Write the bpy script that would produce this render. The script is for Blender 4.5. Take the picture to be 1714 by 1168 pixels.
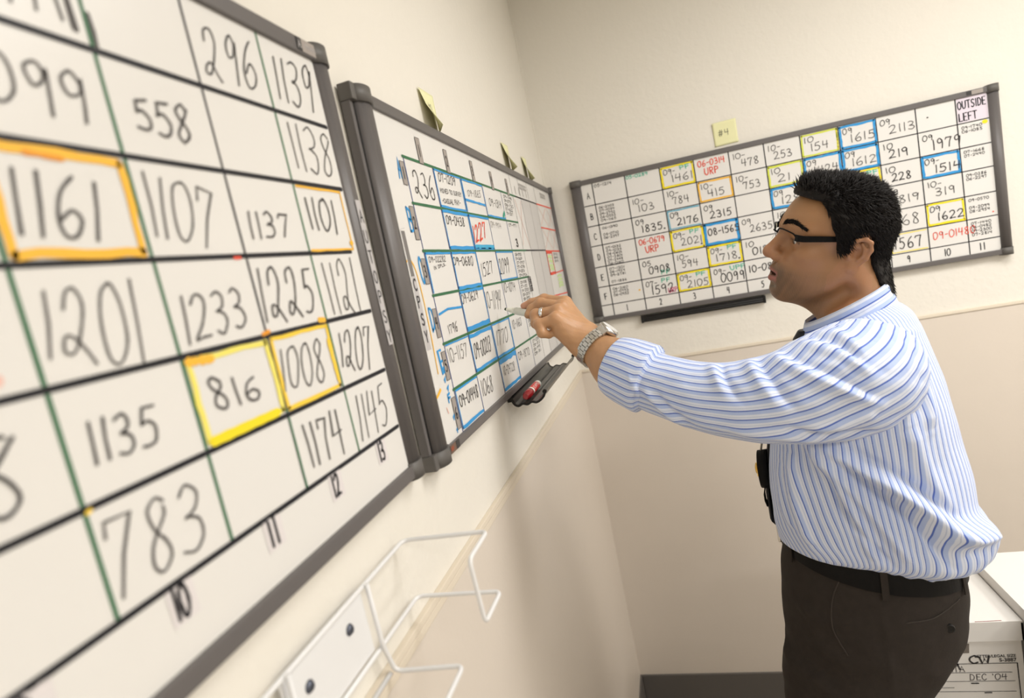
import bpy, bmesh, math, random
import numpy as np
from mathutils import Vector, Matrix, noise

for _o in list(bpy.data.objects):
    bpy.data.objects.remove(_o, do_unlink=True)
SC = bpy.context.scene
COL = SC.collection
PI = math.pi

# ------------------------------------------------------------------ camera
CAM_POS = Vector((0.37835717, -2.22078752, 1.75566932))
CAM_R = Matrix(((0.9492980605, 0.2400319291, -0.2030218345),      # right
                (-0.1653243398, -0.1681245120, -0.9718034838),     # down
                (-0.2673968117, 0.9560956132, -0.1199171530)))     # forward
cam_data = bpy.data.cameras.new('camera')
cam = bpy.data.objects.new('camera', cam_data)
COL.objects.link(cam)
rt, dn, fw = Vector(CAM_R[0]), Vector(CAM_R[1]), Vector(CAM_R[2])
cam.matrix_world = Matrix(((rt.x, -dn.x, -fw.x, CAM_POS.x),
                           (rt.y, -dn.y, -fw.y, CAM_POS.y),
                           (rt.z, -dn.z, -fw.z, CAM_POS.z),
                           (0, 0, 0, 1)))
cam_data.sensor_width = 36.0
cam_data.lens = 36.0 * 1006.9130958825791 / 1714.0
cam_data.clip_start = 0.02
cam_data.dof.use_dof = True
cam_data.dof.focus_distance = 1.2
cam_data.dof.aperture_fstop = 3.2
SC.camera = cam

# ------------------------------------------------------------------ light and exposure
SC.view_settings.view_transform = 'Standard'
SC.view_settings.look = 'None'
SC.view_settings.gamma = 1.0
SC.view_settings.use_curve_mapping = False
SC.view_settings.exposure = 0.62
world = bpy.data.worlds.new('world')
SC.world = world
world.use_nodes = True
world.node_tree.nodes['Background'].inputs[0].default_value = (0.9, 0.95, 1.0, 1)
world.node_tree.nodes['Background'].inputs[1].default_value = 0.15

def ceiling_lamp(name, x, y, sx, sy, power, color=(1.0, 0.975, 0.945), z=2.70):
    d = bpy.data.lights.new(name, 'AREA')
    d.shape = 'RECTANGLE'; d.size = sx; d.size_y = sy
    d.energy = power; d.color = color
    o = bpy.data.objects.new(name, d)
    o.location = (x, y, z)
    COL.objects.link(o)
    return o
ceiling_lamp('ceiling_lamp', 1.45, -1.15, 1.2, 0.6, 16)
ceiling_lamp('ceiling_lamp', 1.9, -3.6, 1.2, 0.6, 26)
ceiling_lamp('ceiling_lamp', 2.9, -1.5, 0.6, 1.2, 26)

# ------------------------------------------------------------------ materials
def mat(name, color, rough=0.5, spec=0.5, metal=0.0, bump=None, noise_col=None, coat=0.0, alpha=1.0, sheen=0.0):
    """bump = (scale, strength, distance); noise_col = (scale, amount)"""
    m = bpy.data.materials.new(name); m.use_nodes = True
    nt = m.node_tree; b = nt.nodes['Principled BSDF']
    b.inputs['Base Color'].default_value = (*color, 1)
    b.inputs['Roughness'].default_value = rough
    b.inputs['Specular IOR Level'].default_value = spec
    b.inputs['Metallic'].default_value = metal
    b.inputs['Coat Weight'].default_value = coat
    b.inputs['Alpha'].default_value = alpha
    b.inputs['Sheen Weight'].default_value = sheen
    tc = nt.nodes.new('ShaderNodeTexCoord')
    if bump:
        n = nt.nodes.new('ShaderNodeTexNoise'); n.inputs['Scale'].default_value = bump[0]
        n.inputs['Detail'].default_value = 4
        nt.links.new(tc.outputs['Object'], n.inputs['Vector'])
        bp = nt.nodes.new('ShaderNodeBump'); bp.inputs['Strength'].default_value = bump[1]
        bp.inputs['Distance'].default_value = bump[2]
        nt.links.new(n.outputs['Fac'], bp.inputs['Height'])
        nt.links.new(bp.outputs['Normal'], b.inputs['Normal'])
    if noise_col:
        n = nt.nodes.new('ShaderNodeTexNoise'); n.inputs['Scale'].default_value = noise_col[0]
        n.inputs['Detail'].default_value = 5
        nt.links.new(tc.outputs['Object'], n.inputs['Vector'])
        mx = nt.nodes.new('ShaderNodeMix'); mx.data_type = 'RGBA'
        a = noise_col[1]
        mx.inputs[6].default_value = (*[c * (1 - a) for c in color], 1)
        mx.inputs[7].default_value = (*[min(1, c * (1 + a)) for c in color], 1)
        nt.links.new(n.outputs['Fac'], mx.inputs[0])
        nt.links.new(mx.outputs[2], b.inputs['Base Color'])
    return m

M_wall = mat('painted_wall', (0.80, 0.765, 0.69), 0.75, 0.25, bump=(55, 0.35, 0.004), noise_col=(3, 0.015))
M_wains = mat('wainscot_panel', (0.70, 0.63, 0.55), 0.45, 0.4, bump=(120, 0.12, 0.002), noise_col=(8, 0.02))
M_trim = mat('cream_trim', (0.74, 0.66, 0.54), 0.5, 0.4)
M_base = mat('rubber_base', (0.115, 0.105, 0.095), 0.55, 0.4)
M_floor = mat('floor_tile', (0.42, 0.38, 0.33), 0.5, 0.4, noise_col=(40, 0.12))
M_ceil = mat('ceiling_paint', (0.82, 0.80, 0.75), 0.9, 0.2, bump=(90, 0.3, 0.004))
M_board = mat('whiteboard', (0.76, 0.745, 0.715), 0.32, 0.4, noise_col=(7, 0.012))
M_frame = mat('grey_frame', (0.125, 0.115, 0.112), 0.42, 0.45, bump=(300, 0.08, 0.001))
M_cap = mat('cap_plastic', (0.115, 0.108, 0.10), 0.5, 0.4)
M_ink = mat('black_ink', (0.045, 0.042, 0.042), 0.5, 0.3)
M_inkg = mat('dry_black_ink', (0.105, 0.098, 0.095), 0.6, 0.3)
M_inkf = mat('faint_ink', (0.42, 0.40, 0.37), 0.6, 0.3)
M_line = mat('black_tape', (0.014, 0.014, 0.018), 0.5, 0.3)
M_green = mat('green_ink', (0.035, 0.15, 0.065), 0.5, 0.3)
M_mint = mat('mint_ink', (0.10, 0.52, 0.36), 0.5, 0.3)
M_navy = mat('navy_ink', (0.03, 0.06, 0.22), 0.5, 0.3)
M_blue = mat('blue_ink', (0.035, 0.31, 0.68), 0.5, 0.3)
M_yel = mat('yellow_ink', (0.88, 0.72, 0.02), 0.5, 0.3)
M_lime = mat('lime_ink', (0.66, 0.72, 0.08), 0.5, 0.3)
M_ora = mat('orange_ink', (0.90, 0.50, 0.05), 0.5, 0.3)
M_red = mat('red_ink', (0.80, 0.09, 0.05), 0.5, 0.3)
M_pink = mat('faint_red_ink', (0.82, 0.52, 0.45), 0.5, 0.3)
M_mag = mat('magenta_ink', (0.62, 0.04, 0.17), 0.5, 0.3)
M_tag = mat('grey_label', (0.36, 0.32, 0.29), 0.6, 0.3)
M_taglt = mat('label_tape', (0.52, 0.50, 0.50), 0.4, 0.4)
M_lav = mat('lavender_tint', (0.74, 0.66, 0.74), 0.5, 0.3)
M_grey = mat('grey_column', (0.60, 0.58, 0.56), 0.45, 0.3)
M_note = mat('sticky_yellow', (0.93, 0.92, 0.56), 0.7, 0.2)
_nt = M_note.node_tree; _tr = _nt.nodes.new('ShaderNodeBsdfTranslucent'); _tr.inputs[0].default_value = (.80, .74, .16, 1)
_mx = _nt.nodes.new('ShaderNodeMixShader'); _mx.inputs[0].default_value = .12
_nt.links.new(_nt.nodes['Principled BSDF'].outputs[0], _mx.inputs[1]); _nt.links.new(_tr.outputs[0], _mx.inputs[2]); _nt.links.new(_mx.outputs[0], _nt.nodes['Material Output'].inputs[0])
M_white_metal = mat('white_enamel', (0.80, 0.80, 0.80), 0.3, 0.5)
M_steel = mat('steel', (0.62, 0.60, 0.57), 0.25, 0.5, metal=1.0)
M_blackpl = mat('black_plastic', (0.010, 0.0095, 0.009), 0.45, 0.3)
M_smoke = mat('tray_plastic', (0.060, 0.058, 0.050), 0.28, 0.6)
M_card = mat('white_cardboard', (0.80, 0.78, 0.745), 0.7, 0.3, noise_col=(6, 0.03))
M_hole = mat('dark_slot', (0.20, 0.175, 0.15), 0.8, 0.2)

# ------------------------------------------------------------------ object helpers
def tag(o, label=None, cat=None, group=None, kind=None):
    if label: o['label'] = label
    if cat: o['category'] = cat
    if group: o['group'] = group
    if kind: o['kind'] = kind
    return o

def link(name, me, mats, parent=None, smooth=False):
    o = bpy.data.objects.new(name, me)
    COL.objects.link(o)
    for m in (mats if isinstance(mats, (list, tuple)) else [mats]):
        me.materials.append(m)
    if smooth:
        me.shade_smooth()
    if parent: o.parent = parent
    return o

def obj(name, bm, mats, parent=None, smooth=False):
    me = bpy.data.meshes.new(name)
    bm.normal_update()
    bm.to_mesh(me); bm.free()
    return link(name, me, mats, parent, smooth)

def empty(name, loc=(0, 0, 0), rot=None):
    o = bpy.data.objects.new(name, None)
    o.empty_display_size = 0.05
    COL.objects.link(o)
    if rot is not None:
        o.matrix_world = Matrix.Translation(loc) @ rot.to_4x4()
    else:
        o.location = loc
    return o

def box(bm, x0, x1, y0, y1, z0, z1, mi=0, bev=0.0):
    t = bmesh.new() if bev else bm
    v = [t.verts.new(p) for p in ((x0, y0, z0), (x1, y0, z0), (x1, y1, z0), (x0, y1, z0),
                                  (x0, y0, z1), (x1, y0, z1), (x1, y1, z1), (x0, y1, z1))]
    fs = [t.faces.new([v[i] for i in q]) for q in
          ((3, 2, 1, 0), (4, 5, 6, 7), (0, 1, 5, 4), (1, 2, 6, 5), (2, 3, 7, 6), (3, 0, 4, 7))]
    for f in fs: f.material_index = mi
    if bev:
        bmesh.ops.bevel(t, geom=t.edges[:], offset=bev, segments=2, affect='EDGES', profile=0.6)
        merge(bm, t, mi)
    return bm

def merge(bm, t, mi=None):
    mp = {}
    for v in t.verts: mp[v] = bm.verts.new(v.co)
    for f in t.faces:
        try:
            g = bm.faces.new([mp[v] for v in f.verts])
            g.material_index = f.material_index if mi is None else mi
            g.smooth = f.smooth
        except ValueError:
            pass
    t.free()

def frames(pts):
    """parallel transported frames along a polyline"""
    pts = [Vector(p) for p in pts]
    T = []
    for i in range(len(pts)):
        a = pts[max(0, i - 1)]; b = pts[min(len(pts) - 1, i + 1)]
        T.append((b - a).normalized())
    n = T[0].orthogonal().normalized()
    out = []
    for i, t in enumerate(T):
        n = (n - t * n.dot(t)).normalized()
        out.append((pts[i], t, n, t.cross(n)))
    return out

def tube(bm, pts, r, seg=10, mi=0, cap=True, ry=None):
    rs = r if isinstance(r, (list, tuple)) else [r] * len(pts)
    rings = []
    for (p, t, n, b), rr in zip(frames(pts), rs):
        rings.append([bm.verts.new(p + n * (math.cos(2 * PI * k / seg) * rr) + b * (math.sin(2 * PI * k / seg) * rr)) for k in range(seg)])
    for a, c in zip(rings, rings[1:]):
        for k in range(seg):
            f = bm.faces.new((a[k], a[(k + 1) % seg], c[(k + 1) % seg], c[k])); f.material_index = mi; f.smooth = True
    if cap:
        bm.faces.new(rings[0][::-1]).material_index = mi
        bm.faces.new(rings[-1]).material_index = mi
    return bm

def round_path(pts, r, n=5):
    """round the corners of a polyline"""
    pts = [Vector(p) for p in pts]; out = [pts[0]]
    for a, b, c in zip(pts, pts[1:], pts[2:]):
        d0 = (a - b); d1 = (c - b)
        k = min(r, d0.length * .45, d1.length * .45)
        p0 = b + d0.normalized() * k; p1 = b + d1.normalized() * k
        for i in range(n + 1):
            t = i / n
            out.append(p0 * (1 - t) ** 2 + b * 2 * t * (1 - t) + p1 * t * t)
    out.append(pts[-1])
    return out

def spline(pts, n=6, closed=False):
    """Catmull-Rom through points of any dimension"""
    P = [np.array(p, float) for p in pts]; m = len(P); out = []
    rng = range(m if closed else m - 1)
    for i in rng:
        if closed: p0, p1, p2, p3 = P[(i - 1) % m], P[i], P[(i + 1) % m], P[(i + 2) % m]
        else: p0, p1, p2, p3 = P[max(i - 1, 0)], P[i], P[i + 1], P[min(i + 2, m - 1)]
        for k in range(n):
            t = k / n
            out.append(0.5 * ((2 * p1) + (-p0 + p2) * t + (2 * p0 - 5 * p1 + 4 * p2 - p3) * t * t + (-p0 + 3 * p1 - 3 * p2 + p3) * t ** 3))
    out.append(P[0] if closed else P[-1])
    return out

# ------------------------------------------------------------------ pen strokes and lettering
def S(*p): return ('s', p)
def Ln(*p): return ('l', p)
FONT = {
 '0': (.85, [S((.55,1),(.2,.88),(.06,.5),(.2,.08),(.55,0),(.88,.3),(.92,.7),(.7,.97),(.45,.98))]),
 '1': (.34, [Ln((.5,1),(.52,.5),(.5,0))]),
 '2': (.85, [S((.1,.78),(.32,.98),(.68,.95),(.78,.7),(.5,.35),(.1,.02),(.45,.06),(.92,.04))]),
 'q': (.95, [S((.12,.72),(.2,.95),(.52,1),(.72,.75),(.6,.4),(.32,.08),(.1,.1),(.14,.3),(.4,.28),(.65,.1),(.9,-.06))]),
 '3': (.8, [S((.12,.9),(.45,1),(.75,.84),(.66,.62),(.35,.53),(.38,.52),(.76,.44),(.86,.2),(.55,0),(.1,.08))]),
 '4': (.85, [Ln((.2,1),(.1,.48),(.9,.5)), Ln((.75,.98),(.7,0))]),
 '5': (.8, [Ln((.88,1),(.28,.97),(.2,.58)), S((.2,.58),(.55,.63),(.86,.4),(.72,.1),(.42,0),(.08,.06))]),
 '6': (.8, [S((.72,1),(.32,.72),(.1,.32),(.32,.02),(.74,.06),(.84,.34),(.55,.48),(.16,.28))]),
 '7': (.8, [Ln((.06,.78),(.1,.97),(.86,.95),(.6,.5),(.48,0))]),
 '8': (.8, [S((.76,.9),(.46,1),(.2,.84),(.34,.62),(.7,.4),(.82,.16),(.5,0),(.2,.14),(.34,.42),(.68,.7),(.78,.88))]),
 '9': (.8, [S((.8,.78),(.5,.99),(.14,.82),(.28,.54),(.66,.6),(.82,.86),(.8,.5),(.72,0))]),
 '-': (.6, [Ln((.1,.48),(.9,.52))]), '.': (.3, [Ln((.4,.03),(.5,.03))]), ' ': (.5, []), "'": (.3, [Ln((.5,1),(.45,.8))]),
 'A': (.8, [Ln((.05,0),(.5,1),(.95,0)), Ln((.22,.38),(.8,.38))]), 'B': (.75, [Ln((.1,0),(.1,1)), S((.1,1),(.7,.92),(.7,.6),(.12,.52),(.8,.42),(.8,.08),(.1,0))]),
 'C': (.75, [S((.9,.85),(.55,1),(.15,.75),(.12,.3),(.5,0),(.9,.15))]), 'D': (.8, [Ln((.1,0),(.1,1)), S((.1,1),(.65,.9),(.9,.5),(.65,.1),(.1,0))]),
 'E': (.7, [Ln((.9,1),(.1,1),(.1,0),(.9,0)), Ln((.1,.52),(.75,.52))]), 'F': (.7, [Ln((.9,1),(.1,1),(.1,0)), Ln((.1,.52),(.75,.52))]),
 'G': (.8, [S((.9,.85),(.5,1),(.1,.55),(.45,0),(.9,.2)), Ln((.9,.2),(.9,.45),(.55,.45))]), 'I': (.3, [Ln((.5,1),(.5,0))]),
 'L': (.7, [Ln((.12,1),(.12,0),(.9,0))]), 'M': (.95, [Ln((.05,0),(.12,1),(.5,.35),(.88,1),(.95,0))]), 'N': (.85, [Ln((.1,0),(.1,1),(.88,0),(.88,1))]),
 'O': (.85, [S((.5,1),(.12,.75),(.12,.25),(.5,0),(.88,.25),(.88,.75),(.5,1))]), 'P': (.75, [Ln((.12,0),(.12,1)), S((.12,1),(.75,.95),(.8,.6),(.12,.5))]),
 'R': (.8, [Ln((.12,0),(.12,1)), S((.12,1),(.75,.95),(.8,.62),(.14,.5)), Ln((.3,.5),(.88,0))]), 'S': (.75, [S((.88,.88),(.5,1),(.14,.8),(.35,.55),(.75,.42),(.85,.18),(.5,0),(.1,.12))]),
 'T': (.75, [Ln((.02,1),(.98,1)), Ln((.5,1),(.5,0))]), 'U': (.8, [S((.1,1),(.1,.3),(.45,0),(.85,.25),(.9,1))]), 'V': (.8, [Ln((.05,1),(.5,0),(.95,1))]),
 'W': (.95, [Ln((.02,1),(.25,0),(.5,.7),(.75,0),(.98,1))]), 'X': (.8, [Ln((.05,1),(.95,0)), Ln((.95,1),(.05,0))]), 'Y': (.8, [Ln((.05,1),(.5,.5),(.95,1)), Ln((.5,.5),(.5,0))]),
 '#': (.9, [Ln((.35,1),(.2,0)), Ln((.75,1),(.6,0)), Ln((.05,.68),(.95,.68)), Ln((0,.32),(.9,.32))]), '/': (.6, [Ln((.8,1),(.1,0))]),
}

def ribbon(bm, pts, w, n, mi=0, seed=0, ragged=0.0):
    """a flat pen stroke of width w through 2D points, at height n, with pointed-round ends"""
    P = [np.array(p, float) for p in pts]
    Q = [P[0]]
    for p in P[1:]:
        if np.linalg.norm(p - Q[-1]) > w * 0.15: Q.append(p)
    if len(Q) < 2: Q = [P[0], P[0] + np.array((w * .8, 0))]
    rr = random.Random(seed)
    L = []
    for i, p in enumerate(Q):
        a = Q[max(i - 1, 0)]; b = Q[min(i + 1, len(Q) - 1)]
        d = b - a; d = d / (np.linalg.norm(d) + 1e-9)
        nn = np.array((-d[1], d[0]))
        hw = w * 0.5 * (1 + ragged * (rr.random() - .5))
        if 0 < i < len(Q) - 1:
            d0 = Q[i] - a; d1 = b - Q[i]
            c = np.dot(d0, d1) / (np.linalg.norm(d0) * np.linalg.norm(d1) + 1e-9)
            hw /= max(0.6, math.sqrt(max(0.0, (1 + c) / 2)))
        if i == 0: L.append((p - d * w * .38, nn * hw * .5))
        L.append((p, nn * hw))
        if i == len(Q) - 1: L.append((p + d * w * .38, nn * hw * .5))
    prev = None
    for p, o in L:
        a = bm.verts.new((p[0] + o[0], p[1] + o[1], n)); b = bm.verts.new((p[0] - o[0], p[1] - o[1], n))
        if prev:
            f = bm.faces.new((prev[0], prev[1], b, a)); f.material_index = mi
        prev = (a, b)

def layout(text):
    x = 0; out = []
    for ch in text:
        w, st = FONT[ch]
        for k, p in st: out.append((k, [(x + q[0] * w, q[1]) for q in p]))
        x += w + .16
    return out, max(x - .16, .1)

def write(bm, text, ll, lr, ul, ur, w, n, mi=0, seed=1, jit=0.02, loop2=False):
    """hand lettering filling a four-cornered patch of the writing plane"""
    if loop2: text = text.replace('2', 'q')
    st, W = layout(text)
    rr = random.Random(seed * 7 + len(text))
    for k, pts in st:
        q = [(a + rr.uniform(-jit, jit) * 1.5, b + rr.uniform(-jit, jit)) for a, b in pts]
        q = spline(q, 5) if k == 's' else q
        o = []
        for a, b in q:
            s = a / W
            lo = (ll[0] + (lr[0] - ll[0]) * s, ll[1] + (lr[1] - ll[1]) * s)
            hi = (ul[0] + (ur[0] - ul[0]) * s, ul[1] + (ur[1] - ul[1]) * s)
            o.append((lo[0] + (hi[0] - lo[0]) * b, lo[1] + (hi[1] - lo[1]) * b))
        ribbon(bm, o, w, n, mi, seed=rr.randint(0, 9999), ragged=0.25)

def write_box(bm, text, u, v, width, height, w, n, mi=0, seed=1, jit=0.02, **k):
    write(bm, text, (u, v), (u + width, v), (u, v + height), (u + width, v + height), w, n, mi, seed, jit, **k)

def rect(bm, u0, u1, v0, v1, n, mi=0):
    f = bm.faces.new([bm.verts.new((a, b, n)) for a, b in ((u0, v0), (u1, v0), (u1, v1), (u0, v1))]); f.material_index = mi

def quadf(bm, pts, n, mi=0):
    f = bm.faces.new([bm.verts.new((a, b, n)) for a, b in pts]); f.material_index = mi

def outline(bm, u0, u1, v0, v1, w, n, mi, seed=0, sides='lrtb'):
    """felt-pen border drawn just inside a cell"""
    rr = random.Random(seed)
    def side(a, b):
        pts = []
        for i in range(7):
            t = i / 6
            pts.append((a[0] + (b[0] - a[0]) * t + rr.uniform(-.15, .15) * w, a[1] + (b[1] - a[1]) * t + rr.uniform(-.15, .15) * w))
        ribbon(bm, pts, w * rr.uniform(.85, 1.1), n, mi, rr.randint(0, 999), .3)
    if 'l' in sides: side((u0, v0), (u0, v1))
    if 'r' in sides: side((u1, v0), (u1, v1))
    if 't' in sides: side((u0, v1), (u1, v1))
    if 'b' in sides: side((u0, v0), (u1, v0))

# ------------------------------------------------------------------ the room
RX, FY, CZ, FZ = 3.6, -5.0, 2.75, -0.03
def struct(name, bm, m):
    return tag(obj(name, bm, m), kind='structure')
bm = box(bmesh.new(), -0.1, 0, FY - .1, 0.1, FZ, CZ); struct('wall_left', bm, M_wall)
bm = box(bmesh.new(), 0, RX, 0, 0.1, FZ, CZ); struct('wall_back', bm, M_wall)
bm = box(bmesh.new(), RX, RX + .1, FY - .1, 0.1, FZ, CZ); struct('wall_right', bm, M_wall)
bm = box(bmesh.new(), 0, RX, FY - .1, FY, FZ, CZ); struct('wall_front', bm, M_wall)
bm = box(bmesh.new(), -0.1, RX + .1, FY - .1, 0.1, FZ - .1, FZ); struct('floor', bm, M_floor)
bm = box(bmesh.new(), -0.1, RX + .1, FY - .1, 0.1, CZ, CZ + .1); struct('ceiling', bm, M_ceil)
RAIL = 1.35
bm = box(bmesh.new(), 0, 0.005, FY, 0, FZ, RAIL - .004); struct('trim_1', bm, M_wains)
bm = box(bmesh.new(), 0.005, RX, -0.005, 0, FZ, RAIL - .004); struct('trim_2', bm, M_wains)
bm = bmesh.new()
box(bm, 0, 0.009, FY, 0, RAIL - .006, RAIL + .004, bev=.0015); box(bm, 0.0, 0.0075, FY, -.006, RAIL - .019, RAIL - .0075, bev=.0015); struct('trim_3', bm, M_trim)
bm = bmesh.new()
box(bm, 0.009, RX, -0.009, 0, RAIL - .006, RAIL + .004, bev=.0015); struct('trim_4', bm, M_trim)
bm = box(bmesh.new(), 0.0, 0.012, FY, 0, FZ, 0.09, bev=.003); struct('baseboard_left', bm, M_base)
bm = box(bmesh.new(), 0.012, RX, -0.012, 0, FZ, 0.09, bev=.003); struct('baseboard_back', bm, M_base)
bm = box(bmesh.new(), -0.0015, 0.006, -0.006, 0.0, RAIL, CZ); struct('trim_5', bm, M_wall)
# ------------------------------------------------------------------ whiteboards
INKS = [M_ink, M_inkg, M_inkf, M_red, M_mint, M_mag, M_pink, M_blue, M_yel, M_ora]   # pens of the handwriting meshes
SURF = 0.016

def wall_frame(side, u0, v0, tilt):
    """local axes: x along the wall to the right, y up, z out of the wall"""
    c, s = 1 / math.hypot(1, tilt), tilt / math.hypot(1, tilt)
    if side == 'left':
        R = Matrix(((0, 0, 1), (c, -s, 0), (s, c, 0))); loc = (0, u0, v0)
    else:
        R = Matrix(((c, -s, 0), (0, 0, -1), (s, c, 0))); loc = (u0, 0, v0)
    return loc, R

def rail_profile(bm, u0, u1, v0, v1, depth, grooves=True):
    """rounded hollow side rail standing on the wall between u0 and u1"""
    prof = []
    K = 14
    for i in range(K + 1):
        a = PI * i / K
        x = (u0 + u1) / 2 - math.cos(a) * (u1 - u0) / 2
        z = 0.004 + (depth - 0.004) * min(1.0, (math.sin(a) ** 0.55) if 0 < i < K else 0)
        if grooves and i in (4, 10): z -= 0.0012
        prof.append((x, z))
    lo = [bm.verts.new((x, v0, z)) for x, z in prof]; hi = [bm.verts.new((x, v1, z)) for x, z in prof]
    for i in range(K):
        f = bm.faces.new((lo[i], lo[i + 1], hi[i + 1], hi[i])); f.smooth = True
    bm.faces.new(lo[::-1]); bm.faces.new(hi); bm.faces.new((lo[-1], lo[0], hi[0], hi[-1]))

def board_shell(name, label, side, tilt, u0, u1, v0, v1, iu0, iu1, iv0, iv1, rail_depth=0.028, group=None):
    """returns root, surface, frame; all coordinates are wall coordinates"""
    org = ((u0 + u1) / 2, v0)
    piv = -1.5 if name == 'L' else (-0.8 if name == 'M' else 0.8)
    loc, R = wall_frame(side, org[0], org[1] + tilt * (org[0] - piv), tilt)
    root = empty('whiteboard', loc, R)
    tag(root, label, 'whiteboard', group)
    sh = lambda bm: bmesh.ops.translate(bm, verts=bm.verts, vec=(-org[0], -org[1], 0))
    def part(nm, bm, m, parent, smooth=False):
        sh(bm); return obj(nm, bm, m, parent, smooth)
    bm = bmesh.new(); box(bm, iu0 - .006, iu1 + .006, iv0 - .006, iv1 + .006, 0.003, SURF)
    surf = part('writing_surface', bm, M_board, root)
    bm = bmesh.new()
    box(bm, iu0 - .004, iu1 + .004, iv1, v1, 0.002, 0.021, bev=.002)
    box(bm, iu0 - .004, iu1 + .004, v0, iv0, 0.002, 0.021, bev=.002)
    frame = part('frame', bm, M_frame, root)
    bm = bmesh.new(); rail_profile(bm, u0, iu0, v0 + .018, v1 - .018, rail_depth); part('side_rail', bm, M_frame, root)
    bm = bmesh.new(); rail_profile(bm, iu1, u1, v0 + .018, v1 - .018, rail_depth); part('side_rail', bm, M_frame, root)
    for a, b in ((u0, iu0), (iu1, u1)):
        for c, d in ((v0 - .003, v0 + .020), (v1 - .020, v1 + .003)):
            bm = bmesh.new(); rail_profile(bm, a - .0015, b + .0015, c, d, rail_depth + .0025, False)
            part('corner_cap', bm, M_cap, frame)
    return root, surf, frame, part

def line(bm, a, b, w, n, mi=0, seed=0, rag=.12):
    pts = [(a[0] + (b[0] - a[0]) * i / 10, a[1] + (b[1] - a[1]) * i / 10) for i in range(11)]
    ribbon(bm, pts, w, n, mi, seed, rag)

N1, N2, N3, N4 = SURF + .0003, SURF + .0005, SURF + .0007, SURF + .0009

# ---- the large case board nearest the camera
root, surf, frame, part = board_shell('L', 'large numbered whiteboard nearest the camera with the yellow 816 square', 'left', 0.0065,
    -2.945, -1.4955, 1.5235, 2.071, -2.905, -1.5315, 1.5405, 2.0525, 0.023)
COLS = [-1.5305 - 0.1045 * i for i in range(0, 14)]
ROWS = [2.0527, 1.9739, 1.8995, 1.8231, 1.7481, 1.6719, 1.597]
bm = bmesh.new()
for i, u in enumerate(COLS[1:], 1):
    dark = (i == 2)
    if dark:
        line(bm, (u, ROWS[0]), (u, ROWS[6]), .0028, N1, 0, i)
        line(bm, (u + .0006, ROWS[6]), (u + .0004, ROWS[6] + .08), .0028, N2, 1, i)
    else:
        line(bm, (u, ROWS[0]), (u, ROWS[6]), .0034 if i > 2 else .003, N1, 1, i)
for r in ROWS[1:]:
    line(bm, (-2.90, r), (-1.533 if r != ROWS[3] else -1.546, r), .0048, N2, 0, int(r * 1000))
ribbon(bm, [(-1.8405, 2.000), (-1.8400, 1.988), (-1.8405, 1.977)], .004, N2, 2, 3, .8)     # blot beside the green line
ribbon(bm, [(-1.8555, 2.02), (-1.8545, 1.985)], .006, N1, 2, 3, .8)
part('grid_lines', bm, [M_line, M_green, M_inkg], surf)

bm = bmesh.new()     # highlighter squares
def cell(i_right, r):  # inside of the square whose right line is COLS[i_right]
    return COLS[i_right + 1], COLS[i_right], ROWS[r + 1], ROWS[r]
a, b, c, d = cell(3, 2); outline(bm, a + .006, b - .006, c + .006, d - .006, .0068, N3, 0, 4)
line(bm, (a + .03, d - .0075), (b - .05, d - .009), .0035, N4, 3, 6, .5)
a, b, c, d = cell(2, 4); outline(bm, a + .005, b - .004, c + .006, d - .005, .0055, N3, 6, 5)
line(bm, (a + .008, c + .006), (b - .012, c + .0065), .0085, N4, 1, 7, .2); line(bm, (a + .004, d - .005), (a + .03, d - .007), .007, N4, 0, 8, .6)
a, b, c, d = cell(1, 4); outline(bm, a + .004, b - .005, c + .005, d - .004, .0042, N3, 2, 6)
line(bm, (b - .006, c + .012), (b - .008, d - .02), .006, N4, 2, 9, .3)
a, b, c, d = cell(0, 2); outline(bm, a + .004, b - .009, c + .003, d - .004, .0026, N3, 0, 7, 'trb')
line(bm, (b - .012, c + .0105), (b - .008, c + .0105), .006, N4, 0, 3)
line(bm, (-1.745, 1.7505), (-1.735, 1.752), .004, N3, 3, 4); line(bm, (-1.6398, 1.7505), (-1.650, 1.7515), .006, N3, 0, 3)
line(bm, (-1.9475, 1.6695), (-1.9445, 1.6705), .003, N3, 2, 3)
line(bm, (-1.756, 1.8215), (-1.748, 1.8215), .003, N3, 4, 3)
line(bm, (-1.985, 1.765), (-1.972, 1.759), .006, N3, 5, 3, .6)
part('coloured_borders', bm, [M_ora, M_yel, mat('amber_ink', (.9, .62, .06), .5, .3), mat('rust_ink', (.80, .32, .03), .5, .3), M_red, M_pink, mat('pale_yellow_ink', (.86, .76, .16), .5, .3)], surf)

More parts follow.
